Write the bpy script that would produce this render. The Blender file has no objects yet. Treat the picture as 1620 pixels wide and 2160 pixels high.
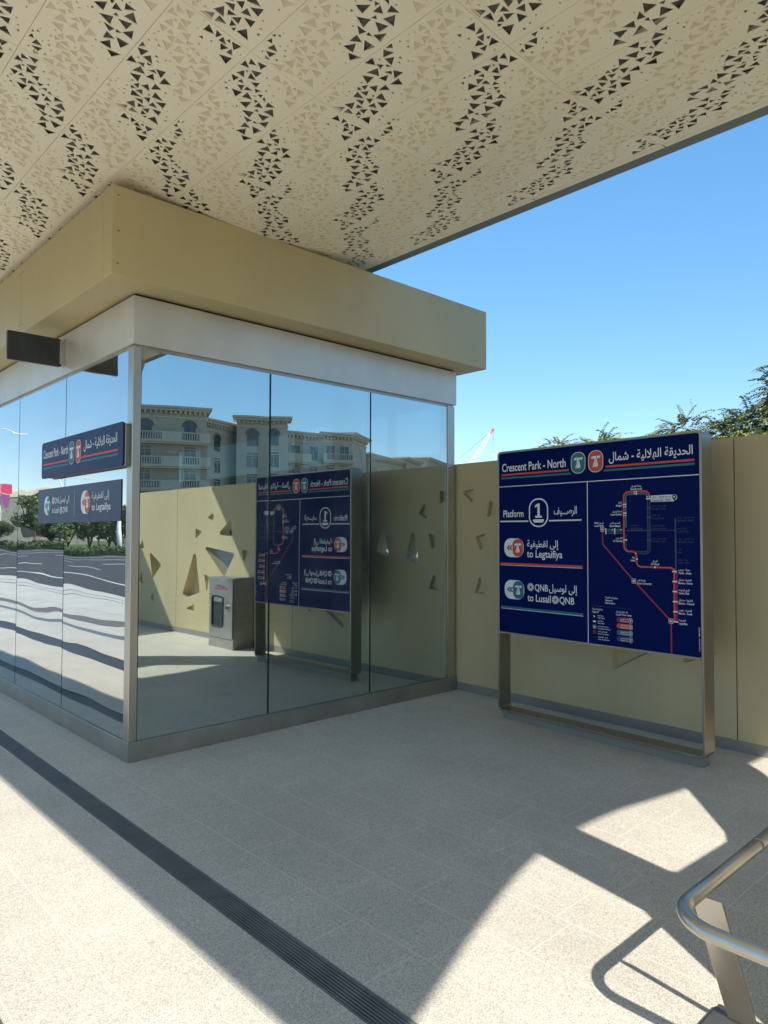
import bpy, bmesh, math, random
from mathutils import Vector, Matrix
from mathutils.geometry import delaunay_2d_cdt
R = math.radians
S = bpy.context.scene
COL = S.collection

# ------------------------------------------------------------------ camera, sky, sun, exposure
cd = bpy.data.cameras.new("camera")
cam = bpy.data.objects.new("camera", cd)
COL.objects.link(cam)
S.camera = cam
cd.sensor_fit = 'VERTICAL'
cd.sensor_height = 36.0
cd.lens = 1488.9 / 2160 * 36
cd.clip_end = 2000
cd.clip_start = 0.05
yaw, pitch, roll = 0.753184, 0.0322892, 0.00249372
f0 = Vector((math.sin(yaw), math.cos(yaw), 0))
rt = Vector((math.cos(yaw), -math.sin(yaw), 0))
fw = f0 * math.cos(pitch) + Vector((0, 0, math.sin(pitch)))
up = rt.cross(fw)
rt2 = rt * math.cos(roll) + up * math.sin(roll)
up2 = rt2.cross(fw)
cam.matrix_world = Matrix(((rt2.x, up2.x, -fw.x, 0), (rt2.y, up2.y, -fw.y, 0), (rt2.z, up2.z, -fw.z, 1.6), (0, 0, 0, 1)))

SUN = Vector((0.67, 0.885, -1.0)).normalized()
W = bpy.data.worlds.new("World")
S.world = W
W.use_nodes = True
nt = W.node_tree
sky = nt.nodes.new('ShaderNodeTexSky')
sky.sky_type = 'NISHITA'
sky.sun_disc = False
sky.sun_elevation = math.asin(-SUN.z)
sky.sun_rotation = math.atan2(-SUN.x, -SUN.y)
sky.altitude = 2000
sky.air_density = 1.0
sky.dust_density = 0.0
sky.ozone_density = 2.0
hs = nt.nodes.new('ShaderNodeHueSaturation')
hs.inputs['Saturation'].default_value = 1.8
gm = nt.nodes.new('ShaderNodeGamma')
gm.inputs['Gamma'].default_value = 0.5
nt.links.new(sky.outputs[0], gm.inputs['Color'])
nt.links.new(gm.outputs[0], hs.inputs['Color'])
nt.links.new(hs.outputs[0], nt.nodes['Background'].inputs[0])
nt.nodes['Background'].inputs[1].default_value = 0.15
sl = bpy.data.lights.new("sun", 'SUN')
sl.energy = 2.0
sl.angle = R(0.53)
sl.color = (1.0, 0.97, 0.92)
so = bpy.data.objects.new("sun", sl)
so.rotation_euler = SUN.to_track_quat('-Z', 'Y').to_euler()
so.location = (-20, -27, 30)
COL.objects.link(so)
S.view_settings.view_transform = 'Standard'
S.view_settings.look = 'None'
S.view_settings.exposure = 1.78
S.view_settings.gamma = 1.0
S.cycles.diffuse_bounces = 8
S.cycles.glossy_bounces = 5
S.cycles.transparent_max_bounces = 12

rng = random.Random(7)

# ------------------------------------------------------------------ helpers
class MB:
    def __init__(s):
        s.v = []; s.f = []; s.mi = []
    def add(s, vs, fs, m=0):
        b = len(s.v)
        s.v += [tuple(v) for v in vs]
        s.f += [tuple(i + b for i in f) for f in fs]
        s.mi += [m] * len(fs)
    def box(s, x0, x1, y0, y1, z0, z1, m=0, M=None):
        vs = [Vector((x, y, z)) for z in (z0, z1) for y in (y0, y1) for x in (x0, x1)]
        if M is not None: vs = [M @ v for v in vs]
        s.add(vs, [(0, 2, 3, 1), (4, 5, 7, 6), (0, 1, 5, 4), (2, 6, 7, 3), (0, 4, 6, 2), (1, 3, 7, 5)], m)
    def prism(s, poly, axis, a, b, m=0, M=None):
        """extrude a 2D polygon; axis 'y': poly (x,z), 'x': poly (y,z), 'z': poly (x,y)"""
        def P(p, t):
            v = {'y': (p[0], t, p[1]), 'x': (t, p[0], p[1]), 'z': (p[0], p[1], t)}[axis]
            return M @ Vector(v) if M is not None else v
        n = len(poly)
        vs = [P(p, a) for p in poly] + [P(p, b) for p in poly]
        fs = [tuple(range(n)), tuple(range(2 * n - 1, n - 1, -1))]
        fs += [(i, i + n, (i + 1) % n + n, (i + 1) % n) for i in range(n)]
        s.add(vs, fs, m)
    def tube(s, pts, rad, n=10, m=0, cap=True):
        pts = [Vector(p) for p in pts]
        rads = rad if isinstance(rad, (list, tuple)) else [rad] * len(pts)
        ref = None
        rings = []
        for i, p in enumerate(pts):
            d = (pts[min(i + 1, len(pts) - 1)] - pts[max(i - 1, 0)]).normalized()
            if ref is None:
                ref = d.orthogonal().normalized()
            ref = (ref - d * ref.dot(d)).normalized()
            q = d.cross(ref)
            rings.append([p + (ref * math.cos(2 * math.pi * k / n) + q * math.sin(2 * math.pi * k / n)) * rads[i] for k in range(n)])
        vs = [v for r in rings for v in r]
        fs = []
        for i in range(len(rings) - 1):
            for k in range(n):
                fs.append((i * n + k, i * n + (k + 1) % n, (i + 1) * n + (k + 1) % n, (i + 1) * n + k))
        if cap:
            fs.append(tuple(range(n - 1, -1, -1)))
            fs.append(tuple((len(rings) - 1) * n + k for k in range(n)))
        s.add(vs, fs, m)
    def build(s, name, mats, parent=None, smooth=False, fix=True, loc=None, bevel=0):
        me = bpy.data.meshes.new(name)
        o = bpy.data.objects.new(name, me)
        off = Vector((0, 0, 0))
        if loc is not None: off = Vector(loc)
        me.from_pydata([tuple(Vector(v) - off) for v in s.v], [], s.f)
        if not isinstance(mats, (list, tuple)): mats = [mats]
        for m in mats: me.materials.append(m)
        for p, m in zip(me.polygons, s.mi): p.material_index = m
        if fix:
            bm = bmesh.new(); bm.from_mesh(me)
            bmesh.ops.recalc_face_normals(bm, faces=bm.faces)
            bm.to_mesh(me); bm.free()
        if smooth:
            for p in me.polygons: p.use_smooth = True
        COL.objects.link(o)
        if bevel:
            b = o.modifiers.new("bevel", 'BEVEL')
            b.width = bevel; b.segments = 2; b.limit_method = 'ANGLE'; b.angle_limit = R(40)
        if parent is not None:
            o.parent = parent
        else:
            o.location = off
        return o

def tag(o, label=None, cat=None, group=None, kind=None):
    if label: o["label"] = label
    if cat: o["category"] = cat
    if group: o["group"] = group
    if kind: o["kind"] = kind
    return o

def thing(name, label, cat, loc=(0, 0, 0), rz=0.0, group=None):
    o = bpy.data.objects.new(name, None)
    o.empty_display_size = 0.3
    o.location = loc
    o.rotation_euler = (0, 0, rz)
    COL.objects.link(o)
    return tag(o, label, cat, group)

def copy_tree(o, parent=None):
    c = o.copy(); COL.objects.link(c); c.parent = parent
    for ch in [k for k in bpy.data.objects if k.parent == o]:
        copy_tree(ch, c)
    return c

def rounded(poly, r, n=4):
    """round the corners of a 2D polygon"""
    out = []
    N = len(poly)
    for i in range(N):
        p = Vector(poly[i]); a = (Vector(poly[i - 1]) - p); b = (Vector(poly[(i + 1) % N]) - p)
        la, lb = a.length, b.length
        a.normalize(); b.normalize()
        ang = math.acos(max(-1, min(1, a.dot(b))))
        t = min(r / math.tan(ang / 2), la * .45, lb * .45)
        rr = t * math.tan(ang / 2)
        c = p + (a + b).normalized() * (rr / math.sin(ang / 2))
        s0 = p + a * t - c; s1 = p + b * t - c
        for k in range(n + 1):
            v = s0.lerp(s1, k / n).normalized() * rr
            out.append(tuple(c + v))
    return out

def rrect(x0, x1, z0, z1, r, n=5):
    return rounded([(x0, z0), (x1, z0), (x1, z1), (x0, z1)], r, n)

# ------------------------------------------------------------------ materials
def mat(name, col, rough=0.6, metal=0.0, spec=0.5, noise=None, bump=None, coat=0):
    """noise=(scale, amount[, stretch]) varies colour; bump=(scale, strength[, stretch])"""
    m = bpy.data.materials.new(name); m.use_nodes = True
    t = m.node_tree; b = t.nodes['Principled BSDF']
    b.inputs['Base Color'].default_value = (*col, 1)
    b.inputs['Roughness'].default_value = rough
    b.inputs['Metallic'].default_value = metal
    b.inputs['Specular IOR Level'].default_value = spec
    if coat: b.inputs['Coat Weight'].default_value = coat
    if noise or bump:
        tc = t.nodes.new('ShaderNodeTexCoord')
    def ntex(scale, stretch):
        mp = t.nodes.new('ShaderNodeMapping')
        mp.inputs['Scale'].default_value = stretch or (1, 1, 1)
        t.links.new(tc.outputs['Object'], mp.inputs[0])
        n = t.nodes.new('ShaderNodeTexNoise')
        n.inputs['Scale'].default_value = scale; n.inputs['Detail'].default_value = 5
        t.links.new(mp.outputs[0], n.inputs['Vector'])
        return n
    if noise:
        n = ntex(noise[0], noise[2] if len(noise) > 2 else None)
        r = t.nodes.new('ShaderNodeMapRange')
        r.inputs['From Min'].default_value = .3; r.inputs['From Max'].default_value = .7
        r.inputs['To Min'].default_value = 1 - noise[1]; r.inputs['To Max'].default_value = 1 + noise[1]
        t.links.new(n.outputs['Fac'], r.inputs['Value'])
        x = t.nodes.new('ShaderNodeVectorMath'); x.operation = 'SCALE'
        x.inputs[0].default_value = col
        t.links.new(r.outputs[0], x.inputs['Scale'])
        t.links.new(x.outputs[0], b.inputs['Base Color'])
        r2 = t.nodes.new('ShaderNodeMapRange')
        r2.inputs['To Min'].default_value = max(0, rough - .1); r2.inputs['To Max'].default_value = min(1, rough + .12)
        t.links.new(n.outputs['Fac'], r2.inputs['Value'])
        t.links.new(r2.outputs[0], b.inputs['Roughness'])
    if bump:
        n = ntex(bump[0], bump[2] if len(bump) > 2 else None)
        bp = t.nodes.new('ShaderNodeBump')
        bp.inputs['Strength'].default_value = bump[1]; bp.inputs['Distance'].default_value = .01
        t.links.new(n.outputs['Fac'], bp.inputs['Height'])
        t.links.new(bp.outputs[0], b.inputs['Normal'])
    return m

def floor_mat():
    """speckled granite pavers laid in courses with thin pale joints"""
    m = bpy.data.materials.new("granite_pavers"); m.use_nodes = True
    t = m.node_tree; b = t.nodes['Principled BSDF']; N = t.nodes.new; L = t.links.new
    tc = N('ShaderNodeTexCoord')
    sp = N('ShaderNodeSeparateXYZ'); L(tc.outputs['Object'], sp.inputs[0])
    off = N('ShaderNodeMath'); off.operation = 'ADD'; off.inputs[1].default_value = -1.045 + 3.1
    L(sp.outputs['X'], off.inputs[0])
    cb = N('ShaderNodeCombineXYZ'); L(sp.outputs['Y'], cb.inputs['X']); L(off.outputs[0], cb.inputs['Y'])
    br = N('ShaderNodeTexBrick')
    br.offset = 0.37; br.offset_frequency = 2; br.squash = 0.55; br.squash_frequency = 3
    br.inputs['Scale'].default_value = 1.0
    br.inputs['Brick Width'].default_value = 0.62; br.inputs['Row Height'].default_value = 0.31
    br.inputs['Mortar Size'].default_value = 0.0032; br.inputs['Mortar Smooth'].default_value = 0.2
    br.inputs['Color1'].default_value = (.665, .602, .495, 1); br.inputs['Color2'].default_value = (.645, .583, .478, 1)
    br.inputs['Mortar'].default_value = (.70, .635, .52, 1)
    L(cb.outputs[0], br.inputs['Vector'])
    def sparkle(scale, lo, hi, a, c, det=2.0):
        n = N('ShaderNodeTexNoise'); n.inputs['Scale'].default_value = scale; n.inputs['Detail'].default_value = det
        n.inputs['Roughness'].default_value = .6
        L(tc.outputs['Object'], n.inputs['Vector'])
        r = N('ShaderNodeMapRange'); r.inputs['From Min'].default_value = lo; r.inputs['From Max'].default_value = hi
        r.inputs['To Min'].default_value = a; r.inputs['To Max'].default_value = c
        L(n.outputs['Fac'], r.inputs['Value'])
        return r.outputs[0]
    def cells(scale, lo, hi, a, c):
        v = N('ShaderNodeTexVoronoi'); v.inputs['Scale'].default_value = scale
        L(tc.outputs['Object'], v.inputs['Vector'])
        sx = N('ShaderNodeSeparateColor'); L(v.outputs['Color'], sx.inputs[0])
        r = N('ShaderNodeMapRange'); r.inputs['From Min'].default_value = lo; r.inputs['From Max'].default_value = hi
        r.inputs['To Min'].default_value = a; r.inputs['To Max'].default_value = c
        L(sx.outputs[0], r.inputs['Value'])
        return r.outputs[0]
    g1 = cells(290, .10, .60, .62, 1.10)
    g2 = sparkle(1.1, .3, .7, .88, 1.07, 6)
    g3 = cells(520, .05, .75, .80, 1.08)
    mu = N('ShaderNodeMath'); mu.operation = 'MULTIPLY'; L(g1, mu.inputs[0]); L(g2, mu.inputs[1])
    mu2 = N('ShaderNodeMath'); mu2.operation = 'MULTIPLY'; L(mu.outputs[0], mu2.inputs[0]); L(g3, mu2.inputs[1])
    # speckle fades out on the joints
    mx = N('ShaderNodeMix'); mx.data_type = 'FLOAT'
    L(br.outputs['Fac'], mx.inputs[0]); L(mu2.outputs[0], mx.inputs[2]); mx.inputs[3].default_value = 1.0
    sc = N('ShaderNodeVectorMath'); sc.operation = 'SCALE'
    L(br.outputs['Color'], sc.inputs[0]); L(mx.outputs[0], sc.inputs['Scale'])
    L(sc.outputs[0], b.inputs['Base Color'])
    b.inputs['Roughness'].default_value = .62
    b.inputs['Specular IOR Level'].default_value = .3
    return m

def glass_mat(name, base, wav, tint=(.50, .58, .58), wscale=(1, 1, 1), rcol=(.86, .93, .98)):
    """solar control glass: partly a mirror, partly see-through"""
    m = bpy.data.materials.new(name); m.use_nodes = True
    t = m.node_tree; N = t.nodes.new; L = t.links.new
    for n in list(t.nodes):
        if n.type == 'BSDF_PRINCIPLED': t.nodes.remove(n)
    out = [n for n in t.nodes if n.type == 'OUTPUT_MATERIAL'][0]
    gl = N('ShaderNodeBsdfGlossy'); gl.inputs['Roughness'].default_value = 0.0
    gl.inputs['Color'].default_value = (*rcol, 1)
    tr = N('ShaderNodeBsdfTransparent'); tr.inputs['Color'].default_value = (*tint, 1)
    lw = N('ShaderNodeLayerWeight'); lw.inputs['Blend'].default_value = .5
    pw = N('ShaderNodeMath'); pw.operation = 'POWER'; pw.inputs[1].default_value = 3.0
    L(lw.outputs['Facing'], pw.inputs[0])
    r = N('ShaderNodeMapRange'); r.inputs['To Min'].default_value = base; r.inputs['To Max'].default_value = 1.0
    L(pw.outputs[0], r.inputs['Value'])
    mx = N('ShaderNodeMixShader')
    L(r.outputs[0], mx.inputs[0]); L(tr.outputs[0], mx.inputs[1]); L(gl.outputs[0], mx.inputs[2])
    df = N('ShaderNodeBsdfDiffuse'); df.inputs['Color'].default_value = (.55, .53, .48, 1)
    tc0 = N('ShaderNodeTexCoord'); dn = N('ShaderNodeTexNoise'); dn.inputs['Scale'].default_value = 2.2; dn.inputs['Detail'].default_value = 7
    L(tc0.outputs['Object'], dn.inputs['Vector'])
    dr = N('ShaderNodeMapRange'); dr.inputs['From Min'].default_value = .4; dr.inputs['From Max'].default_value = .75
    dr.inputs['To Min'].default_value = .012; dr.inputs['To Max'].default_value = .075
    L(dn.outputs['Fac'], dr.inputs['Value'])
    m2 = N('ShaderNodeMixShader'); L(dr.outputs[0], m2.inputs[0]); L(mx.outputs[0], m2.inputs[1]); L(df.outputs[0], m2.inputs[2])
    L(m2.outputs[0], out.inputs[0])
    if wav:
        tc = N('ShaderNodeTexCoord'); mp = N('ShaderNodeMapping')
        mp.inputs['Scale'].default_value = wscale
        L(tc.outputs['Object'], mp.inputs[0])
        n = N('ShaderNodeTexNoise'); n.inputs['Scale'].default_value = 1.0; n.inputs['Detail'].default_value = 1.0
        oi = N('ShaderNodeObjectInfo'); ad = N('ShaderNodeVectorMath'); ad.operation = 'MULTIPLY_ADD'
        L(oi.outputs['Random'], ad.inputs[0]); ad.inputs[1].default_value = (17, 11, 7); L(mp.outputs[0], ad.inputs[2])
        L(ad.outputs[0], n.inputs['Vector'])
        bp = N('ShaderNodeBump'); bp.inputs['Strength'].default_value = 1.0; bp.inputs['Distance'].default_value = wav
        L(n.outputs['Fac'], bp.inputs['Height'])
        L(bp.outputs[0], gl.inputs['Normal'])
    return m

M = {}
M['floor'] = floor_mat()
M['gold'] = mat('gold_paint', (.52, .425, .22), .42, noise=(1.6, .06, (1, 1, .4)), bump=(1.3, .25))
M['gold2'] = mat('wall_paint', (.52, .425, .245), .5, noise=(1.3, .08, (1, 1, .5)), bump=(1.5, .2))
M['ceil'] = mat('cream_panel', (.90, .805, .59), .5, noise=(.7, .05))
M['ceilshade'] = mat('cream_recess_shade', (.71, .625, .45), .55)  # shallow recess floors: shade of the hollows put into a darker cream
M['plenum'] = mat('roof_liner', (.24, .21, .18), .8)
M['trim'] = mat('grey_trim', (.16, .18, .17), .5)
M['steel'] = mat('brushed_steel', (.52, .50, .45), .33, 1.0, noise=(6, .10, (1, 1, .25)), bump=(300, .02, (1, 1, .05)))
M['band'] = mat('satin_aluminium', (.66, .635, .57), .42, .5, noise=(2.2, .09), bump=(1.4, .2))
M['plinth'] = mat('plinth_steel', (.40, .38, .335), .36, .8, noise=(4, .13), bump=(200, .03))
M['skirt'] = mat('skirting_grey', (.25, .235, .21), .5, 0, noise=(3, .08))
M['black'] = mat('black_gasket', (.012, .011, .010), .5)
M['drain'] = mat('dark_iron', (.20, .185, .165), .5, .0, noise=(8, .2))
M['drain_l'] = mat('galvanised', (.20, .20, .21), .5, .5, noise=(6, .15))
M['hole'] = mat('trough', (.012, .012, .013), .8)
M['navy'] = mat('navy_panel', (.0010, .0075, .085), .5, spec=.06)
M['navy2'] = mat('navy_film', (.028, .042, .105), .4, spec=.4)
M['navy1'] = mat('navy_board', (.006, .017, .085), .45, spec=.25)
M['white'] = mat('white_print', (.72, .74, .80), .5)
M['dim'] = mat('faint_print', (.030, .042, .115), .5)
M['red'] = mat('red_print', (.56, .065, .045), .5)
M['crimson'] = mat('crimson_print', (.28, .02, .045), .5)
M['pinkp'] = mat('pink_print', (.24, .005, .085), .5)
M['purple'] = mat('purple_print', (.03, .022, .16), .5)
M['teal'] = mat('teal_print', (.01, .15, .19), .5)
M['teal2'] = mat('turquoise_print', (.02, .30, .27), .5)
M['coral'] = mat('coral_print', (.58, .10, .055), .5)
M['frame'] = mat('sign_frame_steel', (.30, .275, .23), .36, .85, noise=(5, .10), bump=(260, .02))
M['slate'] = mat('black_board', (.036, .042, .046), .6, noise=(4, .55, (1, 1, .5)))
M['boardrim'] = mat('board_rim', (.45, .44, .41), .5)
M['glassB'] = glass_mat('mirror_glass', .60, .0014, wscale=(1.2, 1.2, .9), rcol=(.83, .93, .92))
M['glassA'] = glass_mat('mirror_glass_wavy', .62, .0050, wscale=(.7, .8, 2.4), tint=(.4, .46, .48), rcol=(.91, .93, .91))
M['clear'] = glass_mat('clear_pane', .06, 0, tint=(.80, .88, .87))
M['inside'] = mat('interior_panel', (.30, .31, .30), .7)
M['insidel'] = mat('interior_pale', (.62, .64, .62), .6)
M['cabinet'] = mat('cabinet_steel', (.36, .355, .335), .36, .8, noise=(5, .08))
M['extred'] = mat('extinguisher_red', (.40, .02, .02), .35)
M['asphalt'] = mat('asphalt', (.062, .060, .057), .85, noise=(.6, .12), bump=(60, .2))
M['road_white'] = mat('road_paint', (.72, .72, .70), .7)
M['concrete'] = mat('pale_paving', (.58, .53, .44), .75, noise=(1.2, .07))
M['brown'] = mat('tactile_brown', (.17, .14, .125), .7, noise=(40, .3))
M['greystrip'] = mat('grey_strip', (.15, .17, .175), .6)
M['soil'] = mat('dry_ground', (.40, .34, .24), .95, noise=(.2, .2))
M['grass'] = mat('lawn', (.085, .13, .03), .95, noise=(.7, .3))
M['leaf'] = mat('leaf_olive', (.26, .29, .11), .5, noise=(1.7, .35))
M['leaf2'] = mat('leaf_dark', (.12, .15, .05), .6, noise=(1.1, .4))
M['leaf3'] = mat('leaf_yellow', (.32, .28, .09), .5, noise=(1.7, .3))
M['hedge'] = mat('hedge_leaf', (.075, .105, .03), .7, noise=(1.5, .4))
M['bark'] = mat('bark', (.16, .12, .085), .9, noise=(8, .3))
M['stone'] = mat('sandstone', (.44, .38, .29), .85, noise=(.35, .08), bump=(4, .1))
M['stone2'] = mat('sandstone_trim', (.52, .46, .36), .85, noise=(.6, .06))
M['winglass'] = mat('window_glass', (.02, .035, .04), .12, spec=.8)
M['winframe'] = mat('window_frame', (.10, .10, .09), .6)
M['rough_stone'] = mat('rough_stone', (.20, .19, .165), .9, noise=(1.2, .35, (1, 1, 5)))
M['darkglass'] = mat('dark_glazing', (.02, .025, .03), .2)
M['lampw'] = mat('white_pole', (.72, .72, .70), .45)
M['pinkb'] = mat('pink_banner', (.62, .03, .12), .6)
M['violetb'] = mat('violet_banner', (.25, .06, .22), .6)
M['cranew'] = mat('crane_white', (.75, .72, .68), .5)
M['craner'] = mat('crane_red', (.62, .16, .10), .5)
M['column'] = mat('column_gold', (.50, .43, .27), .45, noise=(1.5, .05))

# ------------------------------------------------------------------ ground, platform, road
def sheet(name, x0, x1, y0, y1, z, m, depth=None):
    b = MB()
    if depth: b.box(x0, x1, y0, y1, z - depth, z)
    else: b.add([(x0, y0, z), (x1, y0, z), (x1, y1, z), (x0, y1, z)], [(0, 1, 2, 3)])
    return tag(b.build(name, m), kind='structure')

sheet('ground', -900, 900, -900, 900, -.36, M['soil'])
pf = MB()
PX = [(-1.40, -.971), (-.709, -.37), (-.222, .43), (.71, 1.578), (1.702, 6.2)]
for a, b in PX:
    pf.box(a, b, -40, 120, -.30, 0)
o = pf.build('platform', M['floor']); tag(o, kind='structure')
sheet('tactile_strip', -.970, -.710, -40, 120, -.002, M['brown'], .28)
sheet('grey_strip', -.369, -.223, -40, 120, -.002, M['greystrip'], .28)
sheet('track_slot', -1.45, -1.401, -40, 120, -.06, M['hole'], .2)
sheet('track_bed', -3.45, -1.451, -40, 120, -.012, M['concrete'], .2)
b = MB()
for x in (-2.98, -2.62): b.box(x - .02, x + .02, -40, 120, -.011, -.008)
tag(b.build('tram_rail', M['trim']), kind='structure')
sheet('road_kerb', -3.62, -3.451, -40, 120, -.012, M['concrete'], .3)
sheet('road', -18.2, -3.621, -120, 160, -.15, M['asphalt'], .2)
b = MB()
for x in (-6.36, -16.4): b.box(x - .07, x + .07, -100, 150, -.149, -.146)
b.box(-14.0, -13.86, -100, 150, -.149, -.146)
for k in range(24):
    y = -60 + k * 8.5
    b.box(-9.0, -8.87, y, y + 4.6, -.149, -.146)
    b.box(-11.72, -11.6, y + 3, y + 6.4, -.149, -.146)
tag(b.build('lane_marking', M['road_white']), kind='structure')
sheet('verge', -60, -18.2, -60, 170, -.05, M['grass'], .3)
sheet('pavement', 6.2, 9.3, -60, 60, -.06, M['concrete'], .2)
sheet('side_road', 9.3, 40, -120, 120, -.16, M['asphalt'], .15)
b = MB()
for x in (12.2, 15.8, 19.4):
    for k in range(30):
        b.box(x, x + .14, -60 + 4 * k, -58 + 4 * k, -.159, -.156)
tag(b.build('side_road_marking', M['road_white']), kind='structure')

# drain gratings: bars over a dark trough
def drain(name, label, x0, x1, y0, y1, nb, m):
    r = thing(name, label, 'drain', ((x0 + x1) / 2, y0, 0))
    w = (x1 - x0) / 2
    t = MB(); t.box(-w, w, 0, y1 - y0, -.25, -.075)
    t.build('trough', M['hole'], r)
    g = MB()
    p = 2 * w / nb
    for k in range(nb):
        a = -w + p * k
        g.box(a + p * .10, a + p * .58, 0, y1 - y0, -.035, -.003)
    y = .11
    while y < min(26, y1 - y0):
        g.box(-w + .012, w - .012, y, y + .010, -.034, -.014)
        y += .125
    g.build('grating', m, r)
    e = MB()
    e.box(-w, -w + .006, 0, y1 - y0, -.05, .0015); e.box(w - .006, w, 0, y1 - y0, -.05, .0015)
    e.build('edge_frame', m, r)
    return r
drain('drain_grating', 'narrow dark iron slot drain running along the platform past the glass kiosk', 1.58, 1.70, -6, 40, 9, M['drain'])
drain('drain_grating', 'wider pale grey slot drain in full sun near the platform edge', .432, .708, -6, 60, 14, M['drain_l'])

# ------------------------------------------------------------------ text
AR = {}
def _ar():
    four = 'بﺏ تﺕ ثﺙ جﺝ حﺡ خﺥ سﺱ شﺵ صﺹ ضﺽ طﻁ ظﻅ عﻉ غﻍ فﻑ قﻕ كﻙ لﻝ مﻡ نﻥ هﻩ يﻱ'
    two = 'اﺍ أﺃ إﺇ ةﺓ دﺩ ذﺫ رﺭ زﺯ وﻭ ىﻯ'
    for p in four.split(): c = ord(p[1]); AR[p[0]] = (c, c + 1, c + 2, c + 3)
    for p in two.split(): c = ord(p[1]); AR[p[0]] = (c, c + 1, None, None)
_ar()
def shape(s):
    out = []
    i = 0
    def joins_next(c): return c == 'ـ' or (c in AR and AR[c][2])
    while i < len(s):
        c = s[i]
        prev = s[i - 1] if i else ' '
        if c == 'ل' and i + 1 < len(s) and s[i + 1] in 'اأإ':
            base = {'ا': 0xFEFB, 'أ': 0xFEF7, 'إ': 0xFEF9}[s[i + 1]]
            out.append(chr(base + (1 if joins_next(prev) else 0))); i += 2; continue
        if c in AR:
            iso, fin, ini, med = AR[c]
            nx = s[i + 1] if i + 1 < len(s) else ' '
            pj = joins_next(prev)
            nj = ini is not None and (nx in AR or nx == 'ـ')
            out.append(chr(med if pj and nj else ini if nj else fin if pj else iso))
        else: out.append(c)
        i += 1
    return ''.join(reversed(out))

_tc = {}
def text_geo(s, bold, res):
    k = (s, bold, res)
    if k in _tc: return _tc[k]
    body = shape(s) if any(c in AR for c in s) else s
    c = bpy.data.curves.new('t', 'FONT')
    c.body = body; c.resolution_u = res; c.offset = bold
    o = bpy.data.objects.new('t', c); COL.objects.link(o)
    bpy.context.view_layer.update()
    ev = o.evaluated_get(bpy.context.evaluated_depsgraph_get())
    me = ev.to_mesh()
    vs = [(v.co.x, v.co.y) for v in me.vertices]
    fs = [tuple(p.vertices) for p in me.polygons]
    ev.to_mesh_clear()
    bpy.data.objects.remove(o); bpy.data.curves.remove(c)
    _tc[k] = (vs, fs)
    return vs, fs

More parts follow.
